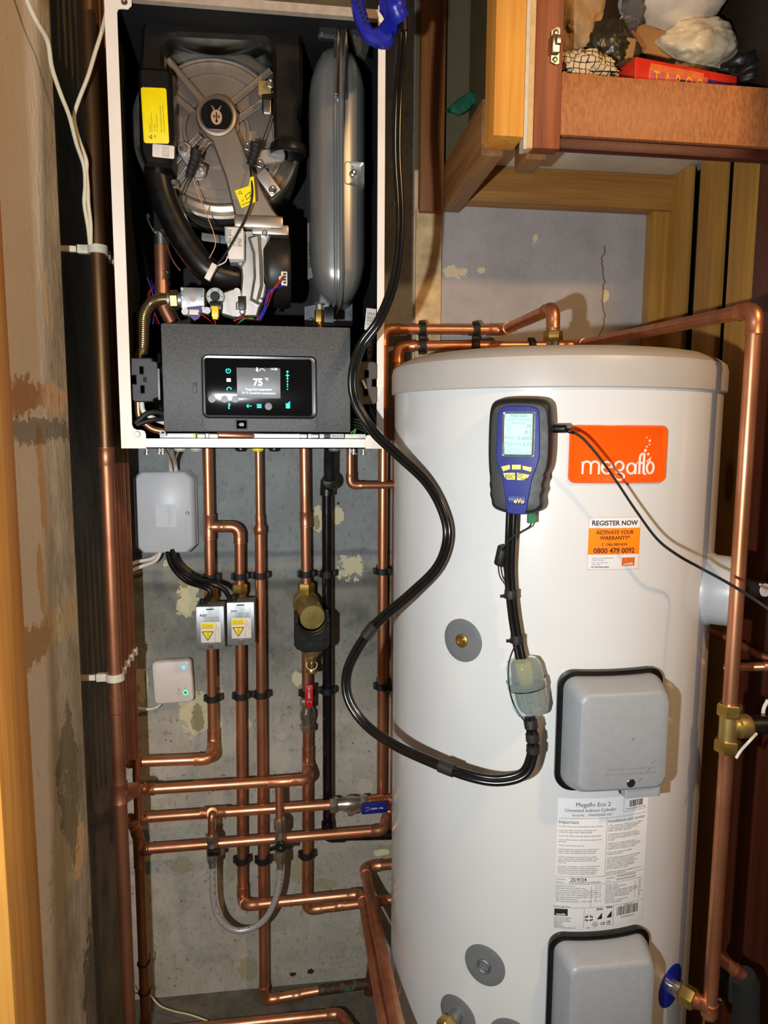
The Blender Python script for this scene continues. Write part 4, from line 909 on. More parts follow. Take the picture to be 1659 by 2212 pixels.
# lettering drawn with round strokes, like the badge
mb = MB(); x0_, y0_ = cl_(1256, 1024); x1_, _ = cl_(1408, 1024); k = (x1_-x0_)/15.6; xh = 2.75
def stroke(l, wd=.52, off=(0, 0)): mb.tube([fb_(x0_+(x+off[0])*k, y0_+(y+off[1])*k, .0032) for x, y in l], wd*k*.5, 0, 8)
def arcp(cx, cy, rx, ry, a0, a1, n=14): return [(cx+rx*math.cos(math.radians(a0+(a1-a0)*i/n)), cy+ry*math.sin(math.radians(a0+(a1-a0)*i/n))) for i in range(n+1)]
stroke([(0.2, 0), (.2, xh-.1)]); stroke(arcp(1.05, 1.8, .85, .85, 180, 0)+[(1.9, 0)]); stroke(arcp(2.75, 1.8, .85, .85, 180, 0)+[(3.6, 0)])
stroke([(4.3, 1.45), (6.4, 1.45)]+arcp(5.3, 1.35, 1.1, 1.25, 5, 320))
stroke(arcp(7.9, 1.7, .95, .95, 0, 360)); stroke(arcp(8.0, -.5, 1.05, .72, 60, -190)); stroke([(7.4, .75), (7.3, .4), (8.5, .15)])
stroke(arcp(10.6, 1.2, .95, 1.1, 0, 360)); stroke([(11.6, 2.2), (11.6, 0)])
stroke(arcp(13.35-.1, 3.5, .75, .8, 60, 180)+[(12.5, 0)]); stroke([(11.95, 2.35), (13.2, 2.35)])
stroke([(13.5, 4.1), (13.5, .5)]+arcp(13.9, .5, .4, .5, 180, 290)); stroke(arcp(15.1, 1.3, .85, 1.2, 0, 360))
for (px, py, r_) in ((1397, 945, .0011), (1403.5, 952, .0018), (1403, 960, .0012), (1397, 965, .0014), (1394, 973, .0022), (1400, 981, .0019), (1403, 993, .0021), (1398, 996, .0013), (1406, 988, .0009)):
    u, v = cl_(px, py); mb.lathe([(r_, 0), (r_, .0004)], fb_(u, v, .003), fb_(u, v, 1)-fb_(u, v, 0), 0, 14)
mb.build('lettering', WHT, badge)
# register sticker
za, zb_ = 1.2715, 1.1935; zm = (za+zb_)/2; fr_ = cylf(-.5, zm); hw = math.radians(8.0)*CR; hh = (za-zb_)/2
OR2 = M('sticker_orange', (255, 140, 20), .4, var=0); MAR = M('maroon_ink', (110, 20, 44), .5, var=0)
mb = MB().slab(fr_, hw, hh, 0, .0003, .0004, .0001, 1, ns=12); mb.slab(fr_, hw-.0006, hh-.0006, .0003, .0004, .0003, .0001, 0, ns=12)
mb.slab(fr_, hw-.0003, .0196, .0004, .0005, .0003, .0001, 1, c=(0, .0035), ns=12)
def tx(s, y, wd, m_, b=0): mb.text(fr_, s, width=wd, mat=m_, c=(0, y), w=.0008, bold=b)
tx('REGISTER NOW', .0308, .070, 2, .02); tx('ACTIVATE YOUR', .0170, .058, 3, .02); tx('WARRANTY*', .0088, .046, 3, .02); mb.text(fr_, 'CALL FREE NOW', width=.033, mat=3, c=(.003, -.0010), w=.0008, bold=.03); tx('0800 479 0092', -.0100, .063, 3, .02)
mb.tube([fr_(-.0165+.0022*math.cos(a), -.0008+.0024*math.sin(a), .0006) for a in [1.8+.35*i for i in range(9)]], .0004, 3, 5)
for i, s in enumerate(('*Cylinder must be registered within', '30 days. T&C apply.', 'Lines are open 8am - 6pm,', '7 days a week.')): mb.text(fr_, s, width=(.032, .018, .024, .013)[i], mat=4, c=(-.0335, -.0210-.0029*i-(.001 if i > 1 else 0)), w=.0008, align='l')
mb.text(fr_, 'BY HEATRAE SADIA', width=.026, mat=2, c=(-.0335, -.0345), w=.0008, align='l', bold=.02)
mb.slab(fr_, .0103, .0063, .0004, .0006, .0004, .0001, 5, c=(.0225, -.0272)); mb.text(fr_, 'megaflo', width=.0155, mat=0, c=(.0225, -.0300), w=.0010, bold=.02)
mb.build('warranty_sticker', [PAP, OR2, INK, MAR, INK2, M('sticker_red', (230, 110, 40), .4, var=.1, vs=60)], cyl)
# data label
zt_, zb2 = .838, .622; zl = (zt_+zb2)/2; fl_ = cylf(0.6, zl); hw = math.radians(15.0)*CR; hh = (zt_-zb2)/2
mb = MB().slab(fl_, hw, hh, 0, .0003, .0006, .0001, 0, ns=20)
W2 = hw*2; H2 = hh*2
def lx(px): return (px-810)/1380*W2      # from the close-up crop of the label: x 120..1500, y 130..2100
def ly(py): return (1115-py)/1970*H2
def ln(x0, y0, x1, y1, th=.0004): mb.slab(fl_, abs(lx(x1)-lx(x0))/2+th/2, abs(ly(y1)-ly(y0))/2+th/2, .0003, .0005, .0001, .0001, 1, c=((lx(x0)+lx(x1))/2, (ly(y0)+ly(y1))/2), ns=14)
def tl(s, x, y, wd, m_=1, b=0, al='l'):
    if wd is None: mb.text(fl_, s, size=29/1380*W2, mat=m_, c=(lx(x), ly(y)), w=.0007, align=al, sx=1.16)
    else: mb.text(fl_, s, width=wd/1380*W2, mat=m_, c=(lx(x), ly(y)), w=.0007, align=al, bold=b)
tl('Megaflo Eco 2', 620, 215, 500, 1, 0, 'c'); tl('Unvented Indirect Cylinder', 590, 300, 740, 1, 0, 'c'); tl('Serial No.   TPN243500017AC', 610, 372, 580, 1, 0, 'c')
for a_ in ((1080, 130, 1480, 130), (1080, 130, 1080, 360), (1080, 360, 1480, 360), (140, 425, 1480, 425), (830, 425, 830, 1300), (120, 1300, 1480, 1300), (120, 1412, 1480, 1412), (110, 1770, 1480, 1770), (545, 1770, 545, 2080), (990, 1770, 990, 2080), (640, 1440, 640, 1760), (1330, 1440, 1330, 1700)): ln(*a_)
tl('PROMOTION & REGISTRATION', 1100, 165, 350); tl('TPN243500017AC AF7', 1110, 325, 340)
tl('Important', 140, 475, 280); tl('Installation and service', 850, 475, 590)
Lt = ['If water drips intermittently from the overflow', '', 'Your unit does not have a fault but, the', 'internal air gap needs regenerating', '', 'To do this follow the five simple steps below', '', '1 Turn off the mains, cold water supply to the', '    cylinder.', '', '2 Open the lowest hot tap.', '', '3 Hold open the temperature and pressure', '    relief valve until gurgling noise stops and', '    water stops running from tap and valve', '', '4 Close temperature and pressure relief', '    valve, open mains cold water supply to the', '    cylinder, when water flows from hot tap,', '    close tap.', '', '5 If water continues to drip or flow from the', '    overflow, the cylinder requires attention.', '    Switch off heat sources (immersion heaters', '    and boiler), do not turn off water supply.', '    Contact a competent installer for advice.']
for i, s in enumerate(Lt):
    if s: tl(s, 140, 540+i*28.5, None)
Rt = ['1 The installation of this system is subject', '    to approval under building regulations', '    water regulations and appropriate', '    health and safety legislation.', '', '2 Installation and servicing must be', '    carried out by a competent installer or', '    an authorised Megaflo service engineer', '    or agent.', '', '3 Removal or replacement of any', '    component part must be carried out by', '    a competent installer or an authorised', '    Megaflo service engineer or agent.', '', '4 Use only approved Megaflo', '    replacement parts.', '', '5 If hot water issues from the discharge', '    pipe, switch off the heat source and', '    check the instructions, find faults', '    sheet. If in doubt, switch off the heat', '    source and contact a competent', '    installer or an authorised Megaflo', '    service engineer or agent.', '', 'A pressure relief valve (supplied) must be', 'fitted to all installations.']
for i, s in enumerate(Rt):
    if s: tl(s, 850, 540+i*27, None)
tl('Install date', 125, 1335, 130); tl('Address', 125, 1380, 100); tl('Installed by', 850, 1335, 140); tl('Tel no.', 850, 1380, 80)
tl('25/9/24', 330, 1338, 230, 2, .01)
for (x, y, wd) in ((310, 1385, 470), (1020, 1325, 320), (1010, 1372, 330)):
    nn_ = int(wd/9); mb.tube([fl_(lx(x+wd*i/nn_), ly(y+14*math.sin(i*2.1)+6*math.sin(i*5.3)), .0006) for i in range(nn_)], .0003, 2, 4)
for i, s in enumerate(('Megaflo Eco primary', 'Max mains pressure (MPa / bar)', 'Max primary circuit pressure (MPa / bar)', 'Operating press (PRV set press) (MPa / bar)', 'Expansion relief valve setting (MPa / bar)', 'Max design pressure / Rated (MPa / bar)', 'T&P Valve Ratings (kw)', 'T&P relief valve setting (C / MPa / bar)')): tl(s, 125, 1440+i*33, None); tl(('1.6 / 16', '0.3 / 3', '0.3 / 3', '0.6 / 6', '1.0 / 10', '0.8 / 8', '10', '90 / 1.0')[i], 690, 1440+i*33, None)
for i, s in enumerate(('Model / Litres', 'Storage capacity (litres)', 'Weight (full kg)', 'Electrical rating @ 240Vac 50Hz (kW)', 'Electrical rating @ 230Vac 50Hz (kW)', 'Coil rating @ manufacturer flow', 'Heat loss (kWh/day @ 65C)', 'IP number', 'Thermostat regulation (C)', 'Coil volume (litres)')): tl(s, 850, 1440+i*30, None); tl(('210', '264', '3.0', '2.8', '16.8', '1.3', 'IPX4', '60', '0.5', '6')[i], 1390, 1440+i*30, None)
tl('BS EN 12897:2016', 115, 1752, 230)
mb.slab(fl_, (lx(310)-lx(120))/2, (ly(1790)-ly(1895))/2, .0003, .0005, .0002, .0001, 3, c=(lx(215), ly(1843))); mb.text(fl_, 'megaflo', width=.0145, mat=0, c=(lx(215), ly(1868)), w=.0009, bold=.02)
for i, s in enumerate(('HEATRAE SADIA', 'Hurricane Way', 'Norwich Norfolk', 'NR6 6EA', 'England', 'Registered', 'www.heatraesadia.com')): tl(s, 120, 1925+i*25, None)
# flag, arrows, marks
ux, uy = lx(620), ly(1935); fw_, fh_ = (lx(680)-lx(560))/2, (ly(1905)-ly(1985))/2
mb.slab(fl_, fw_, fh_, .0003, .0005, .0002, .0001, 3, c=(ux, uy)); mb.slab(fl_, fw_, fh_*.22, .0005, .0007, .0001, .0001, 0, c=(ux, uy)); mb.slab(fl_, fw_*.16, fh_, .0005, .0007, .0001, .0001, 0, c=(ux, uy))
for s_ in (-1, 1): mb.tube([fl_(ux-fw_, uy-s_*fh_, .0005), fl_(ux+fw_, uy+s_*fh_, .0005)], .0003, 0, 5)
tl('MADE IN UK', 570, 1875, 80); tl('kiwa', 730, 1795, 90, 3, .03); tl('kiwa', 880, 1780, 90, 3, .03)
mb.prism(fl_, [(lx(740), ly(1955)), (lx(815), ly(1955)), (lx(815), ly(1860))], .0003, .0006, 3); mb.prism(fl_, [(lx(885), ly(1945)), (lx(965), ly(1945)), (lx(965), ly(1845)), (lx(925), ly(1890))], .0003, .0006, 3)
mb.tube([fl_(lx(715)+.0040*math.cos(a), ly(2030)+.0040*math.sin(a), .0005) for a in [2*math.pi*i/20 for i in range(21)]], .0003, 3, 5); mb.text(fl_, 'N', size=.006, mat=3, c=(lx(715), ly(2030)), w=.0007)
tl('CE', 795, 2025, 70, 3, .02); tl('UK', 890, 2005, 65, 3, .02); tl('CA', 890, 2040, 65, 3, .02); ln(595, 2080, 635, 2080, .0008)
random.seed(3); x_ = 1170
while x_ < 1395: wb = random.choice((4, 6, 9)); mb.slab(fl_, wb/1380*W2/2, (ly(205)-ly(300))/2, .0003, .0005, .0001, .0001, 3, c=(lx(x_+wb/2), ly(252))); x_ += wb+random.choice((4, 6, 8))
x_ = 1045
while x_ < 1395: wb = random.choice((5, 8, 12)); mb.slab(fl_, wb/1380*W2/2, (ly(1800)-ly(1935))/2, .0003, .0005, .0001, .0001, 3, c=(lx(x_+wb/2), ly(1868))); x_ += wb+random.choice((6, 8, 11))
tl('SERIAL NO', 1165, 1785, 140, 3); tl('TPN243500017AC', 1105, 1968, 230, 3)
mb.build('data_label', [PAP, INK2, PEN, INK], cyl)
# immersion heater covers
def cover(z0, z1, nm):
    zc_ = (z0+z1)/2; hh_ = (z1-z0)/2; hw_ = .0815; fg_ = cylf(0.4, zc_)
    mb = MB().loft(fg_, [(hw_, hh_, .024, 0), (hw_+.001, hh_+.001, .025, .006), (hw_, hh_, .024, .011), (hw_-.004, hh_-.004, .022, .0125), (hw_-.010, hh_-.010, .02, .010)], 0, ns=24)
    root = mb.build(nm, CVG, cyl)
    root.data.materials.clear(); root.data.materials.append(RUB); root.name = 'gasket'; ORG[root.name] = ORG[cyl.name]
    ff_ = lambda u, v, w_: V((CX+.002+u, -CD-math.sqrt(max(.01, (CR+w_)**2-(u)**2)) if w_ < .02 else -CD-math.sqrt(max(.01, (CR+.01+(w_-.01)*1.0)**2-(u*.55)**2)), zc_+v))
    hw2 = .0755; hh2 = hh_-.007
    mb = MB().loft(ff_, [(hw2, hh2, .020, .004), (hw2, hh2, .020, .019), (hw2-.004, hh2-.006, .018, .036), (hw2-.007, hh2-.011, .016, .046), (hw2-.009, hh2-.014, .015, .050), (hw2-.013, hh2-.018, .013, .0515)], 0, ns=24)
    mb.name = 'x'; box = mb.build('heater_cover', CVG, cyl)
    return box, ff_, zc_, hh2
cv, ff1, zc1, hh1_ = cover(.857, 1.043, 'cover')
M_emb = M('embossed_grey', (134, 136, 138), .5, var=0)
mb = MB()
mb.text(ff1, 'DISCONNECT FROM THE MAINS', width=.076, mat=0, c=(.012, -.040), w=.0518, bold=-.005); mb.text(ff1, 'BEFORE REMOVING THIS COVER', width=.078, mat=0, c=(.012, -.0475), w=.0518, bold=-.005); mb.build('embossed_text', M_emb, cv)
mb = MB().lathe([(.0065, -.004), (.0065, 0), (.0055, .0008), (.001, .0008)], ff1(.012, -.062, .0518), (0, -1, 0), 0, 24); mb.box(ff1(.012, -.062, .0528), (.010, .0006, .0014), 1, 0, Matrix.Rotation(.5, 3, 'Y')); mb.build('cover_screw', [M('dark_screw', (90, 88, 88), .3, .9), INK], cv)
MB().lathe([(.003, 0), (.0025, .0006), (.001, .0003)], ff1(.012, .005, .0515), (0, -1, 0), 0, 16).build('moulding_mark', M_emb, cv)
mb = MB(); 
for (u0, v0, u1, v1) in ((.042, -.035, .048, -.030), (.034, -.048, .041, -.041), (.024, -.060, .029, -.055)): mb.tube([ff1(u0, v0, .0517), ff1(u1, v1, .0517)], .0004, 0, 5)
mb.build('scratches', M('scratch', (90, 92, 94), .6, var=0), cv)
mb = MB().slab(frame(V((CX+.038, -CD-CR-.028, .8705)), (1, 0, 0), (0, 1, 0)), .028, .016, -.010, .006, .004, .002); mb.build('cable_entry', CVG, cv)
for dx in (.018, .052): MB().lathe([(.009, 0), (.009, .010), (.006, .013)], V((CX+dx, -CD-CR-.026, .870)), (0, 0, -1), 0, 20).build('cable_gland', RUB, cv)
cv2, ff2, zc2, hh2_ = cover(.395, .618, 'cover')
mb = MB(); mb.text(ff2, 'DISCONNECT FROM THE MAINS', width=.076, mat=0, c=(.012, -.052), w=.0518, bold=-.005); mb.text(ff2, 'BEFORE REMOVING THIS COVER', width=.078, mat=0, c=(.012, -.0595), w=.0518, bold=-.005); mb.build('embossed_text', M_emb, cv2)
# round port discs
DG = M('disc_grey', (110, 112, 112), .5, var=.02)
def discm(a0, z0, r_=.0345, mat=DG):
    fr_ = cylf(a0, z0); mb = MB(); n = 48
    vs = []; fs = []
    for (q, w_) in ((1, 0), (1, .0012), (.97, .0016), (.7, .0016), (.4, .0016), (.1, .0016)):
        vs += [fr_(r_*q*math.cos(2*math.pi*i/n), r_*q*math.sin(2*math.pi*i/n), w_) for i in range(n)]
    for k_ in range(5):
        for i in range(n): fs.append([k_*n+i, k_*n+(i+1) % n, (k_+1)*n+(i+1) % n, (k_+1)*n+i])
    fs.append([5*n+i for i in range(n)]); mb.add(vs, fs); return mb.build('port_disc', mat, cyl)
def rad(a0): a = math.radians(a0); return V((math.sin(a), -math.cos(a), 0))
def onc(a0, z0, w_=0): return axo+rad(a0)*(CR+w_)+V((0, 0, z0))
d1 = discm(-46.3, 1.067); MB().lathe([(.011, .0), (.011, .002), (.0085, .003), (.0075, .001), (.006, .002), (.005, .004), (.0001, .004)], onc(-46.3, 1.067, .0015), rad(-46.3), 0, 24, caps=False).build('brass_plug', BRS, d1)
d2 = discm(-36, .532); MB().lathe([(.012, 0), (.012, .003), (.010, .004), (.008, .003), (.0075, -.004), (.0001, -.005)], onc(-36, .532, .0015), rad(-36), 0, 28, caps=False).build('steel_socket', ZN, d2)
d3 = discm(-45.5, .418); d4 = discm(-27, .418)
q0 = onc(-45.5, .420, 0); nn = rad(-45.5)
mb = MB().tube([q0, q0+nn*.03], .0115, 0, 24); mb.build('outlet_stub', ZN, d3); MB().hexnut(q0+nn*.022, q0+nn*.044, .0175).build('compression_nut', BRS, d3)
BLUE = M('blue_disc', (18, 44, 160), .3, var=.03)
d5 = discm(32.5, .470, .036, BLUE); q1 = onc(32.5, .470, 0); n5 = rad(32.5)
MB().tube([q1, q1+n5*.022], .0125, 0, 24).build('inlet_stub', CHR, d5); MB().hexnut(q1+n5*.018, q1+n5*.042, .0175).build('inlet_nut', BRS, d5)
# thermostat housing on the right
a_t = 49; zt3 = 1.137; n6 = rad(a_t); o6 = onc(a_t, zt3, -.01)
MB().lathe([(.060, 0), (.060, .012), (.0575, .016), (.0565, .050), (.052, .054), (.001, .055)], o6, n6, 0, 64, caps=False).build('side_housing', M('housing_grey', (182, 184, 186), .38, var=.02), cyl)
# outlet fitting on the lid
zl_ = LZ+.066; to = V((CX, -CD, zl_))
MB().tube([to-V((0, 0, .01)), to+V((0, 0, .034))], .0115, 0, 26).build('outlet_collar', CHR, cyl)
MB().hexnut(to+V((0, 0, .032)), to+V((0, 0, .050)), .0175).build('outlet_nut', BRS, cyl)
# black knob seen past the riser
pk = P(1612, 1268, .60); pk2 = P(1648, 1274, .63)
mb = MB().lathe([(.010, 0), (.0135, .002), (.0135, .032), (.011, .034)], pk, pk2-pk, 0, 28, caps=True); mb.lathe([(.0105, .0341), (.010, .036), (.002, .0365)], pk, pk2-pk, 1, 20)
tag(mb.build('gauge_knob', [RUB, M('gauge_face', (190, 190, 190), .4)]), 'black round knob with pale end behind the tall right-hand copper riser', 'knob')
# ================================================================== FLUE GAS ANALYSER
ax_ = -29; fA = flatcyl(ax_, 1.3575); aroot = empty('flue_gas_analyser', onc(ax_, 1.273, .02), 'handheld gas analyser in black rubber case with blue front stuck to the cylinder', 'gas analyser')
oA = cl_(1125, 985, 1.3575, 0, .045)
SB = .0485
def adj(px, py, w_=.045):   # pixel on the analyser's front plane -> local u, v
    r = AX[2]+AX[0]*((px-829.5)/FPX)-AX[1]*((py-1106)/FPX); a = math.radians(ax_); n = V((math.sin(a), -math.cos(a), 0))
    o = V((CX, -CD, 1.3575))+n*(CR+w_); t_ = (o-CAMP).dot(n)/r.dot(n); p = CAMP+r*t_-o
    return (p.dot(V((math.cos(a), math.sin(a), 0))), p.z)
def al(l, w_=.045): return [adj(x, y, w_) for x, y in l]
body = al([(1075, 862), (1110, 858), (1170, 859), (1188, 868), (1194, 885), (1195, 960), (1192, 1000), (1187, 1018), (1182, 1026), (1184, 1034), (1179, 1043), (1178, 1052), (1180, 1060), (1175, 1068), (1174, 1078), (1176, 1088), (1173, 1100), (1160, 1108), (1125, 1112), (1095, 1108), (1072, 1100), (1064, 1092), (1063, 1080), (1059, 1068), (1061, 1058), (1058, 1046), (1060, 1034), (1057, 1010), (1056, 960), (1058, 900), (1062, 874)], .03)
body = chaikin(body)
cx_ = sum(p[0] for p in body)/len(body); cy_ = sum(p[1] for p in body)/len(body)
mb = MB(); vs = []; fs = []; n = len(body); rg_ = [(.97, .003), (1.0, .010), (1.0, .032), (.965, .040), (.90, .044), (.86, .0445)]
for (q, w_) in rg_: vs += [fA(cx_+(u-cx_)*q, cy_+(v-cy_)*(1-(1-q)*.7), w_) for (u, v) in body]
for r_ in range(len(rg_)-1):
    for i in range(n): j = (i+1) % n; fs.append([r_*n+i, r_*n+j, (r_+1)*n+j, (r_+1)*n+i])
fs.append([i for i in range(n)]); fs.append([(len(rg_)-1)*n+i for i in range(n)]); mb.add(vs, fs)
mb.build('rubber_case', M('case_rubber', (30, 28, 25), .5, var=.06, vs=90), aroot)
ABL = M('analyser_blue', (26, 38, 124), .32, var=.04, vs=50)
face = al([(1085, 880), (1095, 876), (1130, 876), (1150, 878), (1162, 884), (1165, 895), (1166, 970), (1163, 1000), (1155, 1018), (1149, 1035), (1146, 1050), (1140, 1085), (1137, 1105), (1133, 1112), (1098, 1110), (1094, 1103), (1088, 1050), (1084, 1030), (1073, 1003), (1071, 980), (1073, 940), (1075, 890)], .047)
mb = MB().prism(fA, chaikin(face), .040, .047, 0, .0008)
ABL.node_tree.nodes['Principled BSDF'].inputs['Specular IOR Level'].default_value = .12
fac = mb.build('blue_front', ABL, aroot)
scr = al([(1086, 888), (1157, 889), (1154, 988), (1083, 986)], .048)
def quad(l): return ((sum(p[0] for p in l)/4, sum(p[1] for p in l)/4), (l[1][0]-l[0][0]+l[2][0]-l[3][0])/4, (l[0][1]-l[3][1]+l[1][1]-l[2][1])/4)
cs, hws, hhs = quad(scr)
mb = MB().loft(fA, [(hws, hhs, .004, .0465), (hws, hhs, .004, .0482), (hws-.001, hhs-.001, .003, .0484), (hws-.0025, hhs-.0025, .003, .0474)], 0, c=cs)
mb.build('screen_bezel', M('silver_bezel', (150, 152, 156), .2, .6), fac)
LCD = M('lcd_glow', (176, 222, 208), .5, var=0, emit=.22); LTX = M('lcd_text', (120, 170, 160), .5, var=0, emit=.15)
mb = MB().slab(fA, hws-.004, hhs-.0035, .0474, .0480, .001, .0001, 0, c=cs)
def at(s, px, py, wd, al_='l', b=.0): u, v = adj(px, py, .048); mb.text(fA, s, width=wd, mat=1, c=(u, v), w=.0484, align=al_, bold=b)
at('Flue Gas', 1121, 897, .023, 'c', .02); at('15:23:48', 1092, 906, .013); at('25-Sep-2024', 1149, 906, .019, 'r'); at('Natural gas', 1121, 913, .019, 'c')
for (a1, a2, b1, y, y2, wd) in (('CO', 'ppm', '29', 918, 923, .007), ('CO2', '%', '8.3', 931, 936, .009), ('Ratio', '', '0.0003', 944, 0, .019), ('Pressure', 'mbar', '0.32', 957, 962, .012)):
    at(a1, 1091, y, .003*len(a1)*.95); 
    if a2: at(a2, 1096, y2, .002*len(a2))
    at(b1, 1148, y+2.5, wd, 'r', .02)
for (px, py) in ((1094, 975), (1118, 975)):
    u, v = adj(px, py, .048); mb.tube([fA(u+x, v+y, .0482) for x, y in ((-.003, -.002), (.003, -.002), (.003, .002), (-.003, .002), (-.003, -.002))], .0003, 1, 5)
u, v = adj(1106, 974, .048); mb.tube([fA(u+x, v+y, .0482) for x, y in ((-.002, -.003), (.002, -.003), (.002, .003), (-.002, .003), (-.002, -.003))], .0003, 1, 5)
at('AUX', 1142, 978, .009, 'c')
mb.build('lcd_screen', [LCD, LTX], fac)
YK = M('key_yellow', (248, 214, 30), .4, var=.02)
for l in ([(1083, 1008), (1101, 1004), (1102, 1013), (1087, 1018)], [(1106, 1004), (1125, 1004), (1125, 1014), (1106, 1014)], [(1129, 1006), (1149, 1010), (1147, 1019), (1129, 1014)], [(1087, 1022), (1112, 1021), (1113, 1036), (1096, 1036), (1091, 1032)], [(1117, 1021), (1144, 1026), (1139, 1033), (1131, 1037), (1117, 1037)]):
    MB().prism(fA, al(l, .049), .0455, .0494, 0).build('key', YK, fac)
mb = MB(); u, v = adj(1101, 1029, 0.0499); mb.text(fA, 'ESC', width=.0118, mat=0, c=(u, v), w=.0500, bold=.01)
u, v = adj(1123, 1027, 0.0499); mb.tube([fA(u+.0028*math.cos(a), v+.0028*math.sin(a), 0.0499) for a in [1.9+.33*i for i in range(17)]], .0004, 0, 5); mb.tube([fA(u, v, 0.0499), fA(u, v+.0035, 0.0499)], .0004, 0, 5)
u, v = adj(1131, 1033, 0.0499); mb.tube([fA(u+x, v+y, 0.0499) for x, y in ((-.004, -.0012), (.004, -.0012), (.004, .0012))], .0005, 0, 5); mb.build('key_print', INK, fac)
u, v = adj(1116, 1080, .048); mb = MB().slab(fA, .0125, .0062, .0465, .0478, .001, .0004, 0, c=(u, v)); mb.text(fA, 'Sprint', width=.0075, mat=2, c=(u-.0075, v+.001), w=.0482); mb.text(fA, 'eVo', width=.0145, mat=1, c=(u+.0035, v-.001), w=.0484, bold=.03)
mb.build('name_plate', [M('plate_blue', (20, 26, 120), .5, var=0), YK, LTX], fac)
# ================================================================== HOSES AND LEADS OF THE ANALYSER
HB = M('hose_black', (20, 19, 18), .22, var=.08, vs=40)
hp_ = [(870, 66, .46), (868, 110, .46), (860, 200, .47), (857, 330, .47), (864, 480, .47), (853, 600, .47), (820, 690, .47), (782, 745, .46), (763, 805, .46), (768, 865, .46), (805, 930, .47), (862, 985, .50), (920, 1040, .53), (955, 1100, .55), (967, 1160, .56), (945, 1225, .55), (885, 1285, .53), (810, 1350, .50), (765, 1415, .49), (748, 1465, .49), (755, 1515, .50), (790, 1565, .52), (850, 1608, .56), (930, 1645, .61), (1010, 1675, .65), (1075, 1686, .67), (1130, 1672, .68), (1150, 1630, .68), (1150, 1590, .68), (1144, 1548, .675)]
hpts = spline(wpts(hp_), 8)
hose = empty('sampling_hose', hpts[-1], 'twin black sampling hose looping from the blue probe handle down across the cylinder', 'hose')
nh = len(hpts); tw = []
for i in range(nh):
    t_ = (hpts[min(i+1, nh-1)]-hpts[max(i-1, 0)]).normalized(); vw = (hpts[i]-CAMP).normalized(); s_ = t_.cross(vw).normalized(); ph = .5*math.sin(i*.045)
    s_ = (s_*math.cos(ph)+vw*math.sin(ph)); tw.append(s_)
MB().tube([p+s_*.0037 for p, s_ in zip(hpts, tw)], .0047, 0, 14).tube([p-s_*.0037 for p, s_ in zip(hpts, tw)], .0047, 0, 14).build('twin_tube', HB, hose, sharp=60)
for k in (int(nh*.585), int(nh*.80), int(nh*.935), int(nh*.955), int(nh*.975)):
    MB().tube(hpts[k:k+4], .0098, 0, 16).build('tape_band', M('tape', (40, 37, 34), .5), hose)
def cyo(px, py, w_):   # point w_ off the shell seen at that pixel
    u, v = cl_(px, py, 0, 0, w_); a = u/CR; return V((CX+(CR+w_)*math.sin(a), -CD-(CR+w_)*math.cos(a), v))
# water trap
ta = cyo(1127, 1420, .030); tb = cyo(1150, 1542, .030)
dirt = (tb-ta).normalized(); Lt_ = (tb-ta).length
GLS = M('trap_plastic', (238, 250, 248), .06, var=0); g_ = GLS.node_tree.nodes['Principled BSDF']; g_.inputs['Transmission Weight'].default_value = .88; g_.inputs['IOR'].default_value = 1.07
tr = empty('water_trap', tb, 'clear greenish plastic water trap with yellow filter in the hose below the analyser', 'water trap')
MB().lathe([(.010, 0), (.022, .004), (.0255, .012), (.0275, Lt_*.45), (.0265, Lt_*.45), (.0245, .013), (.021, .006), (.010, .002)], ta, dirt, 0, 40, caps=False).build('upper_bowl', GLS, tr)
MB().lathe([(.0275, Lt_*.52), (.0265, Lt_*.85), (.022, Lt_*.97), (.010, Lt_), (.010, Lt_-.002), (.021, Lt_*.95), (.025, Lt_*.84), (.0262, Lt_*.52)], ta, dirt, 0, 40, caps=False).build('lower_bowl', GLS, tr)
MB().lathe([(.0290, Lt_*.38), (.0290, Lt_*.50), (.0275, Lt_*.50), (.0275, Lt_*.38)], ta, dirt, 0, 40, caps=False).build('collar_ring', GLS, tr)
MB().lathe([(.0278, Lt_*.500), (.0282, Lt_*.51), (.0278, Lt_*.525)], ta, dirt, 0, 40).build('seal_ring', RUB, tr)
MB().lathe([(.0098, Lt_*.08), (.0108, Lt_*.10), (.0108, Lt_*.44), (.0098, Lt_*.46)], ta, dirt, 0, 24).build('filter', M('filter_yellow', (255, 226, 90), .6, var=.08), tr)
mb = MB()
for k in range(8):
    a = k*math.pi/4; e1 = dirt.orthogonal().normalized(); e2 = dirt.cross(e1); o_ = (e1*math.cos(a)+e2*math.sin(a))*.017
    mb.tube([ta+dirt*Lt_*.55+o_, ta+dirt*Lt_*.93+o_*.8], .0016, 0, 6)
mb.tube([ta+dirt*Lt_*.5, ta+dirt*Lt_*.8], .006, 0, 12); mb.build('inner_ribs', GLS, tr)
upp = spline([cyo(1105, 1108, .028), cyo(1103, 1160, .028), cyo(1101, 1240, .024), cyo(1108, 1320, .024), cyo(1117, 1380, .026), cyo(1126, 1424, .030)], 8)
uh = empty('analyser_tube', upp[-1], 'short twin black tube hanging straight down from the analyser to the water trap', 'hose')
sd = (upp[3]-upp[0]).cross(upp[0]-CAMP).normalized()
MB().tube([p+sd*.0037 for p in upp], .0045, 0, 14).tube([p-sd*.0037 for p in upp], .0045, 0, 14).build('twin_tube', HB, uh, sharp=60)
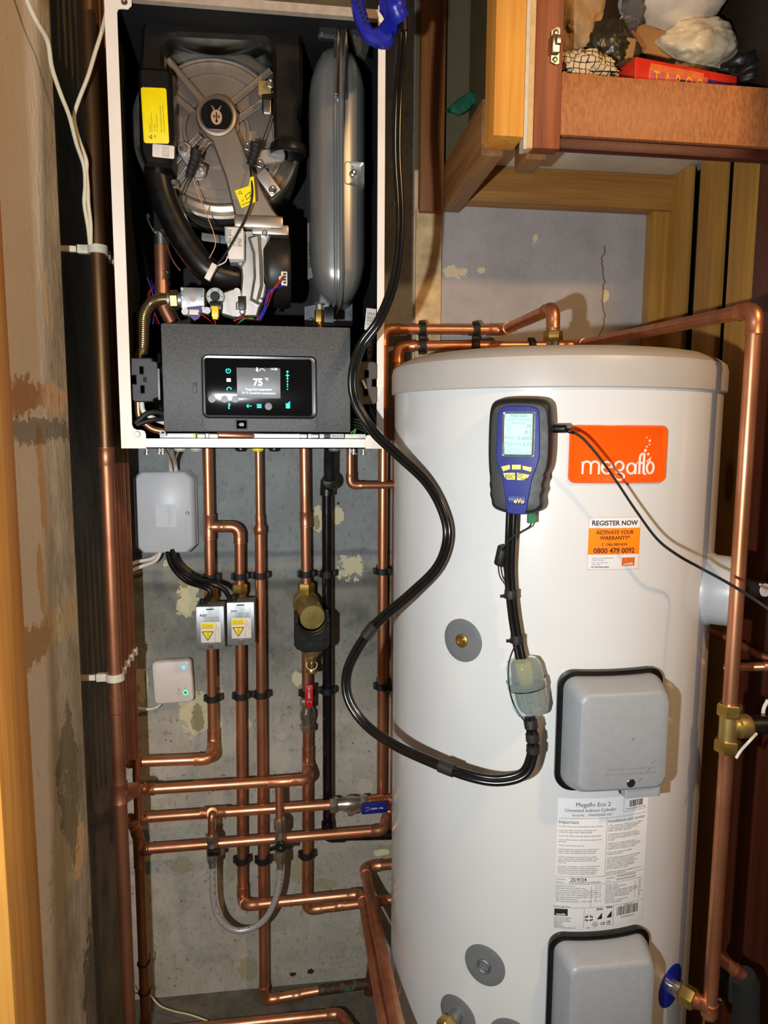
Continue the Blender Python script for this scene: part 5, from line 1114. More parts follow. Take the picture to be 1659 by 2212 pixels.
for (x, y) in ((1104, 1283), (1117, 1380)):
    c_ = cyo(x, y, .025); MB().tube([c_+V((0, 0, .006)), c_-V((0, 0, .006))], .0098, 0, 18).build('tape_band', M('tape', (40, 37, 34), .5), uh)
    mb = MB().tube([c_+V((0, 0, -.003)), c_-V((0, 0, .006))], .0103, 0, 18); mb.box(c_+sd*-.012+V((0, 0, -.004)), (.007, .004, .004)); mb.build('cable_tie', BPM, uh)
# thermocouple lead with green plug
gp = adj(1148, 1118, .02); q_ = fA(gp[0], gp[1], .02)
tc = empty('sensor_lead', q_, 'thin black sensor lead with green plug and small black choke under the analyser', 'cable')
MB().box(q_, (.011, .009, .016), 0, .001).build('plug', M('plug_green', (60, 130, 84), .45), tc)
MB().tube(spline([q_-V((0, 0, .008)), cyo(1141, 1140, .03), cyo(1110, 1158, .036), cyo(1088, 1182, .034), cyo(1085, 1190, .03)], 8), .0012, 0, 8).build('wire', BPM, tc)
MB().tube([cyo(1088, 1180, .02), cyo(1087, 1183, .02), cyo(1079, 1218, .02), cyo(1078, 1221, .02)], [.007, .0085, .0085, .007], 0, 16).build('choke', BPM, tc)
for dx in (0, 6): MB().tube(spline([cyo(1076+dx, 1222, .02), cyo(1080+dx, 1245, .02), cyo(1094+dx*.5, 1268, .022), cyo(1098, 1290, .022)], 8), .0011, 0, 8).build('wire', BPM, tc)
MB().tube(spline([cyo(1112, 1395, .030), cyo(1101, 1425, .04), cyo(1098, 1460, .05), cyo(1104, 1505, .05), cyo(1120, 1540, .04), cyo(1136, 1562, .03), cyo(1138, 1580, .03)], 8), .0012, 0, 8).build('wire', BPM, tc)
# power lead to the right
pj = adj(1196, 926, .022); q_ = fA(pj[0], pj[1], .022)
pl_ = empty('power_lead', q_, 'thin black lead plugged into the analyser and trailing right across the orange badge', 'cable')
dx_ = fA(1, 0, 0)-fA(0, 0, 0)
MB().tube([q_, q_+dx_*.001, q_+dx_*.018, q_+dx_*.019], [.0055, .006, .006, .0045], 0, 18).build('jack_plug', BP, pl_)
L1 = spline([q_+dx_*.018, cyo(1228, 930, .045), cyo(1240, 935, .045)], 6); MB().tube(L1, [.0042-.0018*i/len(L1) for i in range(len(L1))], 0, 12).build('strain_relief', BP, pl_)
L2 = spline([cyo(1238, 933, .045), cyo(1262, 950, .045), cyo(1300, 995, .045), cyo(1335, 1045, .045), cyo(1375, 1105, .045), cyo(1420, 1165, .048), cyo(1465, 1200, .055), P(1515, 1228, .68), P(1570, 1258, .72), P(1630, 1295, .76), P(1680, 1330, .78)], 10)
MB().tube([p+V((0, 0, .0011)) for p in L2], .0012, 0, 8).tube([p-V((0, 0, .0009)) for p in L2], .0012, 0, 8).build('twin_wire', BPM, pl_, sharp=60)
# blue probe handle at the top
PB = M('probe_blue', (26, 34, 150), .35, var=.04)
ph_ = empty('probe_handle', P(860, 60, .47), 'blue plastic probe handle with finger guard hanging at the top', 'probe')
hl = [P(x, y, .46) for x, y in ((758, -30), (761, 0), (766, 22), (775, 48), (784, 67), (798, 80), (813, 88), (828, 92), (842, 92), (851, 86), (854, 74), (852, 64), (862, 58), (870, 62), (880, 64), (887, 52), (888, 38), (884, 20), (880, 6), (879, -30), (822, -30), (823, 8), (830, 18), (835, 28), (828, 38), (818, 50), (808, 53), (801, 44), (796, 26), (790, 4), (788, -30))]
hp2 = [(p.x, p.z) for p in hl]
mb = MB().prism(FY((0, -.455, 0)), hp2, -.014, 0, 0, .005); mb.prism(FY((0, -.455, 0)), hp2, -.0141, -.022, 0, .006); mb.build('grip', PB, ph_)
MB().tube(spline([P(850, -30, .475), P(852, 0, .475), P(858, 25, .475), P(866, 40, .47)], 6), [.0155]*6+[.0165]*6+[.014]*7, 0, 24).build('handle_body', PB, ph_)
for k in range(5): MB().box(P(775+k*4.2, 4+k*11, .4555), (.009, .002, .004), 0, .0005, Matrix.Rotation(-.5, 3, 'Y')).build('grip_slot', M('slot_dark', (8, 10, 50), .5, var=0), ph_)
MB().tube([P(870, 40, .46), P(871, 70, .46)], .0095, 0, 18).build('hose_socket', BP, ph_)
# ================================================================== COPPER PIPEWORK
# --- risers by the left side
KX, KD = -.3255, .30
def vz(py, px, d): return P(px, py, d).z
def V3(X, d, z): return V((X, -d, z))
zK = lambda py: P(245, py, KD).z
kr = pipe('thickest copper riser at the far left, joined by a coupling beside the boiler bottom', [V3(KX, KD, 2.6), V3(KX, KD, .03)], .0125, CU2, couplings=[(V3(KX, KD, zK(965)), V3(KX, KD, zK(1008)))], tees=[(V3(KX, KD, zK(1735)), V3(KX, KD, zK(1690)), V3(KX, KD, zK(1712)), P(292, 1706, .26))])
MB().tube([V3(KX, KD, zK(968)), V3(KX, KD, 2.6)], .0128, 0, 24).build('upper_tube', CU3, kr)
MB().tube([V3(KX, KD, zK(1540)), V3(KX, KD, zK(1538)), V3(KX, KD, zK(1500)), V3(KX, KD, zK(1498))], [.0125, .0142, .0142, .0125], 0, 20).build('coupling', CU2, kr)
LP = [(250, .262), (259, .222), (268, .186), (277, .150)]
lx_ = []
for i, (px, d) in enumerate(LP):
    x_ = P(px, 1200, d).x; lx_.append((x_, d))
    lab = ['thin copper riser just right of the thickest left riser, with a small coupling', 'second thin copper riser behind the thickest left riser', 'third thin dark copper riser behind the thickest left riser', 'rearmost thin dark copper riser on the left, nearest the grey wall'][i]
    zlow = P(px, (1650, 1640, 1640, 1770)[i], d).z
    lr_ = pipe(lab, [V3(x_, d, P(px, 1000, d).z), V3(x_, d, zlow)], .0078, CU2, couplings=[(V3(x_, d, P(px, 1060, d).z), V3(x_, d, P(px, 1100, d).z))] if i == 0 else (), group='thin copper risers on the left')
    MB().tube([V3(x_, d, P(px, 1000, d).z), V3(x_, d, 2.6)], .0078, 0, 16).build('upper_tube', CU3, lr_)
# white clip blocks on the risers
CLIPW = M('clip_white', (206, 198, 176), .5, var=.06)
def ringclip(mb, c, r, h, mat=0):
    mb.lathe([(r+.0006, -h/2), (r+.004, -h/2), (r+.004, h/2), (r+.0006, h/2), (r+.0006, -h/2)], c, (0, 0, 1), mat, 24, caps=False)
for (py, nm) in ((541, 'upper'), (1462, 'lower')):
    zc_ = P(235, py, KD).z
    for i, (x_, d, r_) in enumerate([(KX, KD, .0125)]+[(a, b, .0078) for a, b in lx_]):
        z_ = zc_+(0, .0, .0, .0, .0)[i]
        mb = MB(); ringclip(mb, V3(x_, d, z_), r_, .014); mb.span((x_-r_-.020 if i == 0 else x_-r_-.010, -d-.006, z_-.007), (x_-r_-.002, -d+.006, z_+.007), 0, .001)
        if i == 0: mb.span((x_-r_-.022, -d-.004, z_-.005), (-.3605-.03, -d+.004, z_+.005), 0, .001)
        tag(mb.build('pipe_clip', CLIPW), 'white plastic clip on the %s, %s row' % (['thickest left riser', 'first thin left riser', 'second thin left riser', 'third thin left riser', 'rearmost thin left riser'][i], nm), 'clip', 'white clips holding the left risers')
# riser J in front of the grey wall
jx = P(306, 1980, .085).x
zJ = lambda py: P(306, py, .085).z
pipe('copper riser in the lower left corner with tee to the lowest cross pipe', [P(280, 1768, .14), P(292, 1786, .10), V3(jx, .085, zJ(1812)), V3(jx, .085, .03)], .011, CU2, tees=[(V3(jx, .085, zJ(1814)), V3(jx, .085, zJ(1872)), V3(jx, .085, zJ(1838)), P(326, 1834, .090))], R=.02)
for (py, d_) in ((2080, 'upper of two'), (2142, 'lower of two')):
    c_ = V3(jx, .085, zJ(py)); mb = MB().tube([c_+V((.0125*math.cos(a), .0125*math.sin(a), .002*math.sin(a))) for a in [2*math.pi*i/24 for i in range(25)]], .0016, 0, 8)
    mb.tube(spline([c_+V((-.012, -.004, 0)), c_+V((-.024, -.004, .004)), c_+V((-.03, 0, .014))], 5) if py == 2142 else spline([c_+V((.0125, -.002, 0)), c_+V((.016, -.006, .012)), c_+V((.015, -.004, .026))], 5), .0012, 0, 8)
    tag(mb.build('cable_tie', BPM), 'black cable tie round the lower left corner riser, %s' % d_, 'cable tie')
MB_ = MB().tube(spline([P(313, 1690, .08), P(303, 1725, .10), P(298, 1765, .105), P(304, 1790, .10)], 6), .0018, 0, 8)
tag(MB_.build('thin_cable', M('cream_cable', (222, 210, 160), .5, var=0)), 'short thin cream cable behind the left ends of the cross pipes', 'cable')
tag(MB().tube(spline([P(325, 2150, .04), P(345, 2172, .06), P(375, 2184, .08), P(410, 2192, .10), P(448, 2205, .12)], 6), .0018, 0, 8).build('thin_cable', M('cream_cable', (222, 210, 160), .5, var=0)), 'thin cream cable lying on the floor at the lower left', 'cable')
# --- pipes down from the boiler
dW = .05
pipe('copper flow pipe with tee, running behind the RAD valve box then turning left', [P(448, 962, dW), P(460, 1606, dW), P(456, 1640, .105), P(268, 1647, .115)], .011, tees=[(P(452, 1111, dW), P(452, 1166, dW), P(452, 1138, dW), P(479, 1138, dW))], couplings=[(P(296, 1646, .114), P(276, 1647, .115))])
pipe('copper branch pipe from the tee through the HW valve box down to the low elbow', [P(470, 1138, dW), P(517, 1138, dW), P(523, 1945, dW), P(532, 1956, .09), P(782, 1931, .10), P(838, 2260, .60)], .011)
gp_ = pipe('narrow copper gas pipe from the yellow collar, widening to full size below a reducer', [P(558, 962, dW), P(560, 1122, dW)], .0078)
MB().tube([P(560, 1112, dW), P(560, 1114, dW), P(561, 1133, dW), P(561, 1140, dW), P(561, 1151, dW), P(561, 1153, dW)], [.0085, .0092, .0092, .0128, .0128, .0112], 0, 22).build('reducer', CU, gp_)
pipe('copper gas pipe below the reducer, going down the wall and right to the green-stained joint', [P(561, 1146, dW), P(570, 2162, dW), P(690, 2140, dW)], .011, couplings=[(P(630, 2152, dW), P(652, 2148, dW))])
VER = NT('verdigris'); vf = VER.noise(60, 5, .7); VER.set(VER.mix(VER.ramp(vf, .52, .6), rgb(92, 66, 48), rgb(54, 104, 86)), .7, VER.math('SUBTRACT', .7, VER.ramp(vf, .52, .6))); VER = VER.m
pipe('corroded copper pipe with green stains low on the wall', [P(688, 2140, dW), P(800, 2124, dW)], .0112, VER, fm=VER)
pipe('dark old copper riser low down behind the two sloping pipes', [P(808, 2040, dW), P(797, 2140, dW), P(796, 2230, dW)], .011, CU2, elbows=False)
pipe('copper return pipe from the boiler to the brass filter, with a coupling', [P(657, 962, dW), P(661, 1262, dW)], .011, couplings=[(P(659, 1105, dW), P(660, 1140, dW))])
pipe('copper pipe behind the brass filter drain down to the red lever valve', [P(662, 1400, dW), P(663, 1512, dW)], .011)
pipe('copper pipe from below the red lever valve down the wall then right', [P(664, 1572, dW), P(662, 1966, dW), P(852, 1943, dW)], .011, couplings=[(P(722, 1958, dW), P(742, 1955, dW)), (P(815, 1947, dW), P(838, 1944, dW))], tees=[(P(664, 1615, dW), P(663, 1690, dW), P(664, 1650, dW+.004), P(665, 1662, dW+.026))])
pipe('topmost long copper cross pipe running from the red lever valve tee to the left riser', [P(664, 1652, .058), P(668, 1684, .112), P(298, 1707, .13), P(258, 1730, .26)], .011, CU, couplings=[(P(578, 1691, .118), P(628, 1687, .115))])
pipe('middle copper cross pipe ending at the blue lever valve', [P(303, 1767, .085), P(720, 1738, .085)], .011, couplings=[(P(304, 1767, .085), P(322, 1766, .085))], tees=[(P(432, 1757, .085), P(490, 1753, .085), P(458, 1755, .088), P(458, 1757, .106))])
pipe('lowest copper cross pipe above the braided hose', [P(318, 1834, .090), P(829, 1793, .090), P(838, 1755, .05), P(852, 1735, .05)], .011)
pipe('short copper pipe right of the blue lever valve running behind the cylinder', [P(786, 1733, .085), P(812, 1730, .082), P(848, 1728, .07), P(870, 1726, .06)], .011, couplings=[(P(806, 1731, .084), P(842, 1728, .073))])
F1 = P(825, 1450, .045)
pipe('tall copper riser left of the cylinder turning right above the lid, upper run', [V3(F1.x, .045, P(825, 1728, .045).z), V3(F1.x, .045, P(831, 711, .045).z), P(1088, 713, .045), P(1195, 665, .36), V((CX, -.36, LZ+.10))], .011)
F2x = P(857, 1000, .03).x
pipe('second copper riser partly hidden by the cylinder edge, feeding the lower clipped run', [V3(F2x, .035, P(852, 1728, .035).z), V3(F2x, .035, P(861, 748, .035).z), P(1248, 746, .045), P(1632, 668, .64), V((P(1600, 1160, .64).x, -.64, P(1577, 1535, .64).z))], .011, CU)
pipe('thin copper drain pipe under the boiler turning right', [P(756, 962, .07), P(756, 1049, .07), P(856, 1048, .065)], .0078)
RX = P(1600, 1160, .64).x
pipe('lower length of the tall right-hand copper riser below the brass tee', [V((RX, -.64, P(1570, 1600, .64).z)), V((RX, -.64, P(1537, 2195, .64).z)), q1+n5*.045+V((.02, 0, -.008)), q1+n5*.034], .011, CU, R=.018)
MB_ = None
# black condensate waste
cw = empty('condensate_pipe', P(706, 1800, dW), 'black plastic waste pipe from the boiler down the wall then right', 'pipe')
rb = [P(712, 962, .085), P(711, 1000, .085), P(712, 1038, .075)]; sp = spline(rb, 20)
MB().tube(sp, [.0125 if i % 2 else .0108 for i in range(len(sp))], 0, 22).build('ribbed_hose', BPM, cw)
MB().lathe([(.010, -.010), (.019, -.008), (.020, .006), (.016, .014), (.001, .018)], P(714, 1040, .06), (0, -1, 0), 0, 28).tube([P(708, 1036, .05), P(706, 1070, .05), P(706, 1071, .05)], [.0155, .0155, .012], 0, 24).build('waste_elbow', BP, cw)
MB().tube(fillet([P(706, 1060, .05), P(708, 1806, .05), P(862, 1803, .05)], .012)[0], .0112, 0, 24).build('waste_tube', M('waste_black', (14, 14, 15), .22, var=.05), cw)
MB().tube(fillet([P(707, 1775, .05), P(708, 1807, .05), P(745, 1806, .05)], .014)[0], .0138, 0, 24).build('waste_bend', BP, cw)
# bottom pipes
pipe('copper pipe crossing the bottom edge of the view near the floor', [P(240, 2240, .16), P(732, 2190, .16), P(770, 2235, .22)], .0112, CU)
pipe('long copper pipe sloping toward the viewer beside the cylinder foot, from the upper right elbow', [P(856, 1866, .05), P(787, 1873, .055), P(868, 2260, .62)], .0118, CU)
pipe('copper outlet pipe joined by a brass nut to the lower left port of the cylinder', [q0+nn*.040, q0+nn*.07, q0+nn*.085+V((-.04, 0, -.09))], .011)
# --- black clips on the wall pipes
def wclip(px, py, d, r, label, horiz=False):
    c_ = P(px, py, d); mb = MB()
    if not horiz:
        mb.lathe([(r+.0006, -.007), (r+.0042, -.007), (r+.0042, .007), (r+.0006, .007), (r+.0006, -.007)], c_, (0, 0, 1), 0, 28, caps=False)
        for s_ in (-1, 1): mb.span((c_.x+s_*(r+.003), c_.y-.003, c_.z-.0065), (c_.x+s_*(r+.0085), c_.y+.010, c_.z+.0065), 0, .001)
        mb.span((c_.x-.008, c_.y+r, c_.z-.007), (c_.x+.008, -.0005, c_.z+.007), 0, .001)
    else:
        mb.lathe([(r+.0006, -.007), (r+.0042, -.007), (r+.0042, .007), (r+.0006, .007), (r+.0006, -.007)], c_, (1, 0, 0), 0, 28, caps=False)
        for s_ in (-1, 1): mb.span((c_.x-.0065, c_.y-.003, c_.z+s_*(r+.003)), (c_.x+.0065, c_.y+.010, c_.z+s_*(r+.0075)), 0, .001)
        mb.span((c_.x-.007, c_.y+r, c_.z-.008), (c_.x+.007, -.0005, c_.z+.008), 0, .001)
    tag(mb.build('pipe_clip', BPM), label, 'clip', 'black pipe clips')
for (px, py, d, lb) in ((454, 1247, dW, 'on the pipe above the RAD valve box'), (518, 1245, dW, 'on the pipe above the HW valve box'), (562, 1243, dW, 'on the gas pipe, upper row'), (661, 1240, dW, 'just above the brass filter'), (706, 1240, dW, 'on the black waste pipe, upper row'), (825, 1234, .045, 'on the tall riser left of the cylinder, upper'),
    (459, 1508, dW, 'on the pipe below the RAD valve box'), (520, 1503, dW, 'on the pipe below the HW valve box'), (564, 1500, dW, 'on the gas pipe, middle row'), (663, 1497, dW, 'behind the red lever'), (707, 1491, dW, 'on the black waste pipe, middle row'), (825, 1482, .045, 'on the tall riser left of the cylinder, lower'),
    (522, 1857, dW, 'left of the gas pipe in the lowest row'), (568, 1857, dW, 'on the gas pipe in the lowest row'), (662, 1846, dW, 'rightmost in the lowest row')):
    wclip(px, py, d, .011, 'black plastic pipe clip '+lb)
for (py, lb) in ((1234, 'upper'), (1482, 'lower')): wclip(851, py, .035, .011, 'black plastic pipe clip on the half-hidden riser at the cylinder edge, '+lb)
for (px, py, lb) in ((912, 711, 'left clip on the upper run above the lid'), (1028, 712, 'right clip on the upper run above the lid'), (912, 747, 'left clip on the lower run above the lid'), (1027, 747, 'middle clip on the lower run above the lid'), (1148, 747, 'right clip on the lower run above the lid')):
    wclip(px, py, .045, .011, 'black plastic '+lb, True)
# ================================================================== CONTROL BOXES AND VALVES
# wiring centre
c_, a_, b_ = rect(285, 1018, 423, 1195, .05); jb = empty('wiring_box', (c_.x, -.03, c_.z-b_), 'grey plastic wiring box with chamfered corners on the wall under the boiler', 'electrical box')
JG = M('box_light_grey', (208, 207, 208), .38, var=.03, vs=14)
fj = FY(V((c_.x, 0, c_.z)))
def octo(a, b, c): return [(-a+c, -b), (a-c, -b), (a, -b+c), (a, b-c), (a-c, b), (-a+c, b), (-a, b-c), (-a, -b+c)]
MB().prism(fj, octo(a_+.001, b_+.001, .017), 0, .022, 0, .001).build('back_box', JG, jb)
mb = MB(); vs = []; rg2 = [(a_, b_, .016, .020), (a_, b_, .016, .040), (a_-.006, b_-.003, .014, .050), (a_-.010, b_-.006, .012, .0525)]
for (a1, b1, c1, w1) in rg2: vs += [fj(u, v, w1) for u, v in octo(a1, b1, c1)]
fs = [[r*8+i, r*8+(i+1) % 8, (r+1)*8+(i+1) % 8, (r+1)*8+i] for r in range(3) for i in range(8)]+[[24+i for i in range(8)]]
mb.add(vs, fs); lidj = mb.build('box_lid', JG, jb)
mb = MB().loft(fj, [(.0215, .0245, .0005, .0525), (.0215, .0245, .0005, .0528)], 0, c=(.004, -.006)); mb.text(fj, 'megaflo', width=.040, mat=1, c=(.009, -.006), w=.0530, rot=math.pi/2); 
for (u, v, r_) in ((-.006, .016, .001), (-.009, .0145, .0012), (-.012, .013, .0008), (-.004, .0125, .0008)): mb.lathe([(r_, 0), (r_, .0002)], fj(u, v, .0529), (0, -1, 0), 1, 10)
mb.build('embossed_logo', [M('emboss', (212, 211, 212), .45, var=0), M('emboss_ink', (190, 190, 194), .5, var=0)], lidj)
u, v = P(405, 1109, .0525).x-c_.x, P(405, 1109, .0525).z-c_.z
MB().lathe([(.0042, 0), (.0042, .0008), (.003, .0006), (.0028, -.001), (.0001, -.001)], fj(u, v, .0525), (0, -1, 0), 0, 20, caps=False).build('lid_screw', M('screw_dark', (60, 60, 60), .3, .7), lidj)
for (l, nm) in (([(343, 962, .30), (358, 975, .16), (366, 995, .06), (370, 1022, .035)], 'left of the pair of white cables entering the top of the wiring box'), ([(368, 962, .25), (374, 985, .12), (378, 1000, .05), (381, 1022, .035)], 'right of the pair of white cables entering the top of the wiring box'), ([(349, 1190, .03), (330, 1206, .035), (300, 1213, .04), (272, 1222, .06)], 'upper white cable leaving the bottom of the wiring box'), ([(347, 1192, .045), (335, 1212, .05), (305, 1224, .05), (272, 1238, .07)], 'lower white cable leaving the bottom of the wiring box')):
    tag(MB().tube(spline(wpts(l), 8), .0043, 0, 12).build('white_cable', M('cable_white', (214, 204, 190), .5, var=.03)), nm, 'cable')
for (l, nm) in (([(362, 1188, .045), (368, 1215, .06), (385, 1240, .075), (408, 1258, .085), (440, 1268, .11), (454, 1278, .115), (446, 1296, .11), (432, 1312, .105)], 'black cable from the wiring box to the RAD valve box'), ([(372, 1188, .050), (380, 1215, .065), (398, 1236, .08), (420, 1250, .09), (455, 1260, .12), (482, 1272, .12), (494, 1288, .115), (499, 1304, .105)], 'black cable from the wiring box to the HW valve box')):
    tag(MB().tube(spline(wpts(l), 8), .0055, 0, 14).build('black_cable', M('cable_black', (18, 18, 19), .4, var=.05)), nm, 'cable')
# motor valves
def motor_valve(px0, py0, px1, py1, word, lab, pxc):
    c_, a_, b_ = rect(px0, py0, px1, py1, .125); f_ = FY(V((c_.x, -.125, c_.z)), 0)
    rt = empty('motorised_valve', (c_.x, -.09, c_.z-b_), lab, 'valve')
    pc = P(pxc, py0, dW); pc = V((pc.x, -dW, pc.z))
    MB().tube([pc+V((0, 0, .002)), V((pc.x, pc.y, c_.z-b_+.0))], .015, 0, 20).lathe([(.019, 0), (.019, .04)], V((pc.x, -.045, c_.z)), (0, -1, 0), 0, 20).build('valve_body', BRS, rt)
    za_ = P(pxc, py0-42, dW).z; MB().hexnut(V((pc.x, pc.y, za_-.024)), V((pc.x, pc.y, za_)), .0175).tube([V((pc.x, pc.y, za_-.023)), pc], .0145, 0, 20).build('top_nut', BRS, rt)
    hd_ = MB().slab(f_, a_, b_, -.042, 0, .0015, .0012); hd_ = hd_.build('metal_head', ZN, rt)
    MB().lathe([(.0052, 0), (.0052, .0015), (.004, .003), (.001, .003)], f_(0, -b_+.008, 0), (0, -1, 0), 0, 18).build('head_screw', STEEL, hd_)
    MB().slab(f_, .008, .0012, 0, .0008, .0005, .0003, c=(0, b_-.006)).build('head_slot', INK, hd_)
    mb = MB().slab(f_, a_*.70, b_*.47, 0, .0003, .0008, .0001, 0, c=(.001, -b_*.20))
    yl, lx2 = -b_*.20, .001
    mb.slab(f_, a_*.46, b_*.14, .0003, .0004, .0004, .0001, 1, c=(lx2-a_*.22, yl+b_*.31))
    for i, s in enumerate(('MAINS VOLTAGE', 'ISOLATE BEFORE', 'REMOVING COVER')): mb.text(f_, s, width=a_*.72, mat=2, c=(lx2-a_*.22, yl+b_*(.385-.085*i)), w=.0007)
    mb.slab(f_, .0002, b_*.45, .0003, .0004, .0001, .00005, 2, c=(lx2+a_*.29, yl))
    mb.text(f_, 'Honeywell', width=a_*.42, mat=2, c=(lx2+a_*.42, yl+b_*.22), w=.0007, rot=-math.pi/2); mb.text(f_, '230V 50Hz 6W', width=a_*.5, mat=2, c=(lx2+a_*.56, yl+b_*.1), w=.0007, rot=-math.pi/2)
    tx_, ty_ = lx2-a_*.22, yl-b_*.13; T_ = [(tx_-.0125, ty_+.0085), (tx_, ty_-.0125), (tx_+.0125, ty_+.0085)]
    mb.prism(f_, T_, .0003, .0005, 2); T2 = [(tx_-.0098, ty_+.0070), (tx_, ty_-.0095), (tx_+.0098, ty_+.0070)]; mb.prism(f_, T2, .0005, .0007, 1)
    mb.tube([f_(tx_+x, ty_+y, .0009) for x, y in ((.0018, .0060), (-.0014, .0015), (.0018, .0010), (-.0004, -.0050))], .0005, 2, 5)
    mb.build('voltage_label', [LAB, YEL, INK], hd_)
    mb = MB().text(f_, word, width=.0145 if word == 'RAD' else .012, mat=0, c=(-a_*.45, b_*.60), w=.0006, bold=.03); mb.build('pen_marking', PEN, hd_)
    mb = MB()
    for i in range(2): mb.text(f_, 'V4043H1056', width=a_*1.1, mat=0, c=(a_*.1, b_*(.48-.12*i)), w=.0003)
    mb.build('stamped_text', M('stamp', (128, 130, 132), .4, .6, var=0), hd_)
    MB().lathe([(.006, 0), (.0075, .002), (.0075, .012), (.0055, .014)], V((c_.x-a_*.55, -.105, c_.z+b_-.002)), (0, 0, 1), 0, 16).build('cable_gland', BPM, rt)
motor_valve(422, 1311, 486, 1402, 'RAD', 'metal valve box marked RAD with yellow shock triangle, the left one', 455)
motor_valve(489, 1302, 551, 1393, 'HW', 'metal valve box marked HW with yellow shock triangle, the right one', 518)
# wireless receiver
c_, a_, b_ = rect(328, 1430, 417, 1518, .035); f_ = FY(V((c_.x, -.006, c_.z)), math.radians(2.2)); rv = empty('wireless_receiver', (c_.x, -.01, c_.z-b_), 'small white square receiver with two green lights on the wall', 'thermostat receiver')
RW = M('receiver_white', (222, 210, 200), .4, var=.02)
MB().loft(f_, [(a_-.004, b_-.004, .008, -.006), (a_-.002, b_-.002, .009, .004), (a_, b_, .010, .008), (a_, b_, .010, .024), (a_-.002, b_-.002, .009, .028), (a_-.004, b_-.004, .008, .029)]).build('casing', RW, rv)
G1 = M('led_green', (60, 255, 140), .4, var=0, emit=1.6); G2 = M('led_aqua', (70, 240, 230), .4, var=0, emit=1.5)
def rl(px, py): p = P(px, py, .035); return p.x-c_.x, p.z-c_.z
u, v = rl(398, 1443); MB().lathe([(.0036, 0), (.003, .0004), (.001, .0006)], f_(u, v, .029), (0, -1, 0), 0, 18).build('status_light', G2, rv)
u, v = rl(400, 1497); MB().lathe([(.0055, 0), (.0055, .0006), (.0032, .0006), (.0032, 0)], f_(u, v, .029), (0, -1, 0), 0, 24, caps=False).build('button_light', G1, rv)
MB().lathe([(.0031, 0), (.0031, .0006), (.001, .0008)], f_(u, v, .029), (0, -1, 0), 0, 20).build('button', M('button_green', (60, 140, 80), .4, var=0), rv)
u, v = rl(386, 1497); mb = MB().tube([f_(u+.0042*math.cos(a), v+.0042*math.sin(a), .029) for a in [2*math.pi*i/24 for i in range(25)]], .0003, 0, 5); mb.build('button_ring', INK, rv)
mb = MB(); u, v = rl(386, 1489); mb.text(f_, 'm', size=.007, mat=0, c=(u, v), w=.0292); u, v = rl(399, 1487); mb.text(f_, 'o', size=.006, mat=0, c=(u, v), w=.0292); mb.build('button_symbols', INK, rv)
tag(MB().tube(spline([P(350, 1516, .02), P(338, 1528, .02), P(318, 1532, .02), P(288, 1528, .05)], 8), .0036, 0, 12).build('white_cable', M('cable_white', (214, 204, 190), .5, var=.03)), 'white cable from the receiver to the left risers', 'cable')
# magnetic filter
mf = empty('magnetic_filter', P(668, 1440, .08), 'brass magnetic filter with black jacket and drain tap', 'filter')
p_ = V((P(661, 1258, dW).x, -dW, P(661, 1258, dW).z))
MB().hexnut(p_, p_-V((0, 0, .026)), .0195).build('top_nut', BRS, mf)
fc0 = P(661, 1303, dW); fc0 = V((fc0.x, -dW, fc0.z))
MB().tube([p_-V((0, 0, .02)), fc0], .0135, 0, 20).build('neck', BRS, mf)
BRD = copper_mat('brass_cast', (206, 182, 112), (158, 132, 72), .42)
bd = V((.13, -1, -.10)).normalized()
MB().lathe([(.022, -.018), (.0285, -.014), (.0285, .002), (.0300, .003), (.0300, .010), (.0280, .012), (.0275, .088), (.0262, .091), (.001, .0915)], fc0, bd, 0, 64, caps=False).build('brass_barrel', BRD, mf)
fe = fc0+bd*.0915; mb = MB(); ff_ = None; ffx = frame(fe, (1, .13, 0), (0, -.1, 1))
for i, s in enumerate(('MAG FILTER', 'MAX 10 BAR', '22 MM', 'T 110 C', '0020 2841')): mb.text(ffx, s, width=.018-.002*(i % 2), mat=0, c=(0, .010-.0042*i), w=.0012)
mb.build('engraving', M('engraved', (140, 116, 60), .6, .5, var=0), mf)
cx_m, cz_m = fe.x-.001, fe.z
fj_ = FY(V((cx_m, -.155, cz_m)))
hwj = .038; pts_ = [(-hwj, .004)]+[(-hwj, -.055), (-hwj+.004, -.063), (-.016, -.072), (.016, -.072), (hwj-.004, -.063), (hwj, -.055), (hwj, .004), (.0292, .004)]+[(.0292*math.cos(a), .0292*math.sin(a)) for a in [-math.pi*k/14 for k in range(1, 14)]]+[(-.0292, .004)]
mb = MB().prism(fj_, pts_, .02-.085, .0, 0, .0015); jk = mb.build('black_jacket', BP, mf)
arcs = [(.0335*math.cos(a), .0335*math.sin(a)) for a in [-math.pi*(.05+.9*k/20) for k in range(21)]]
MB().tube([fj_(u, v, .0005) for u, v in arcs], .0018, 0, 8).build('jacket_rim', BP, jk)
MB().text(fj_, 'Vaillant', width=.034, mat=0, c=(.004, -.053), w=.0006).build('moulded_name', M('mould_dark', (40, 40, 42), .4, var=0), jk)
b0 = V((cx_m-.001, -.115, cz_m-.072))
MB().lathe([(.0245, 0), (.0245, -.006), (.022, -.011), (.0165, -.014), (.0145, -.020), (.001, -.020)], b0, (0, 0, 1), 0, 40, caps=False).build('lower_cone', BRD, mf)
MB().hexnut(b0-V((0, 0, .018)), b0-V((0, 0, .029)), .0115).build('drain_nut', BRS, mf)
MB().tube([b0-V((0, 0, .028)), b0-V((0, 0, .048))], .007, 0, 18).lathe([(.004, 0), (.004, .010), (.002, .012)], b0+V((0, -.004, -.038)), (0, -1, 0), 0, 14).build('drain_tap', BRS, mf)
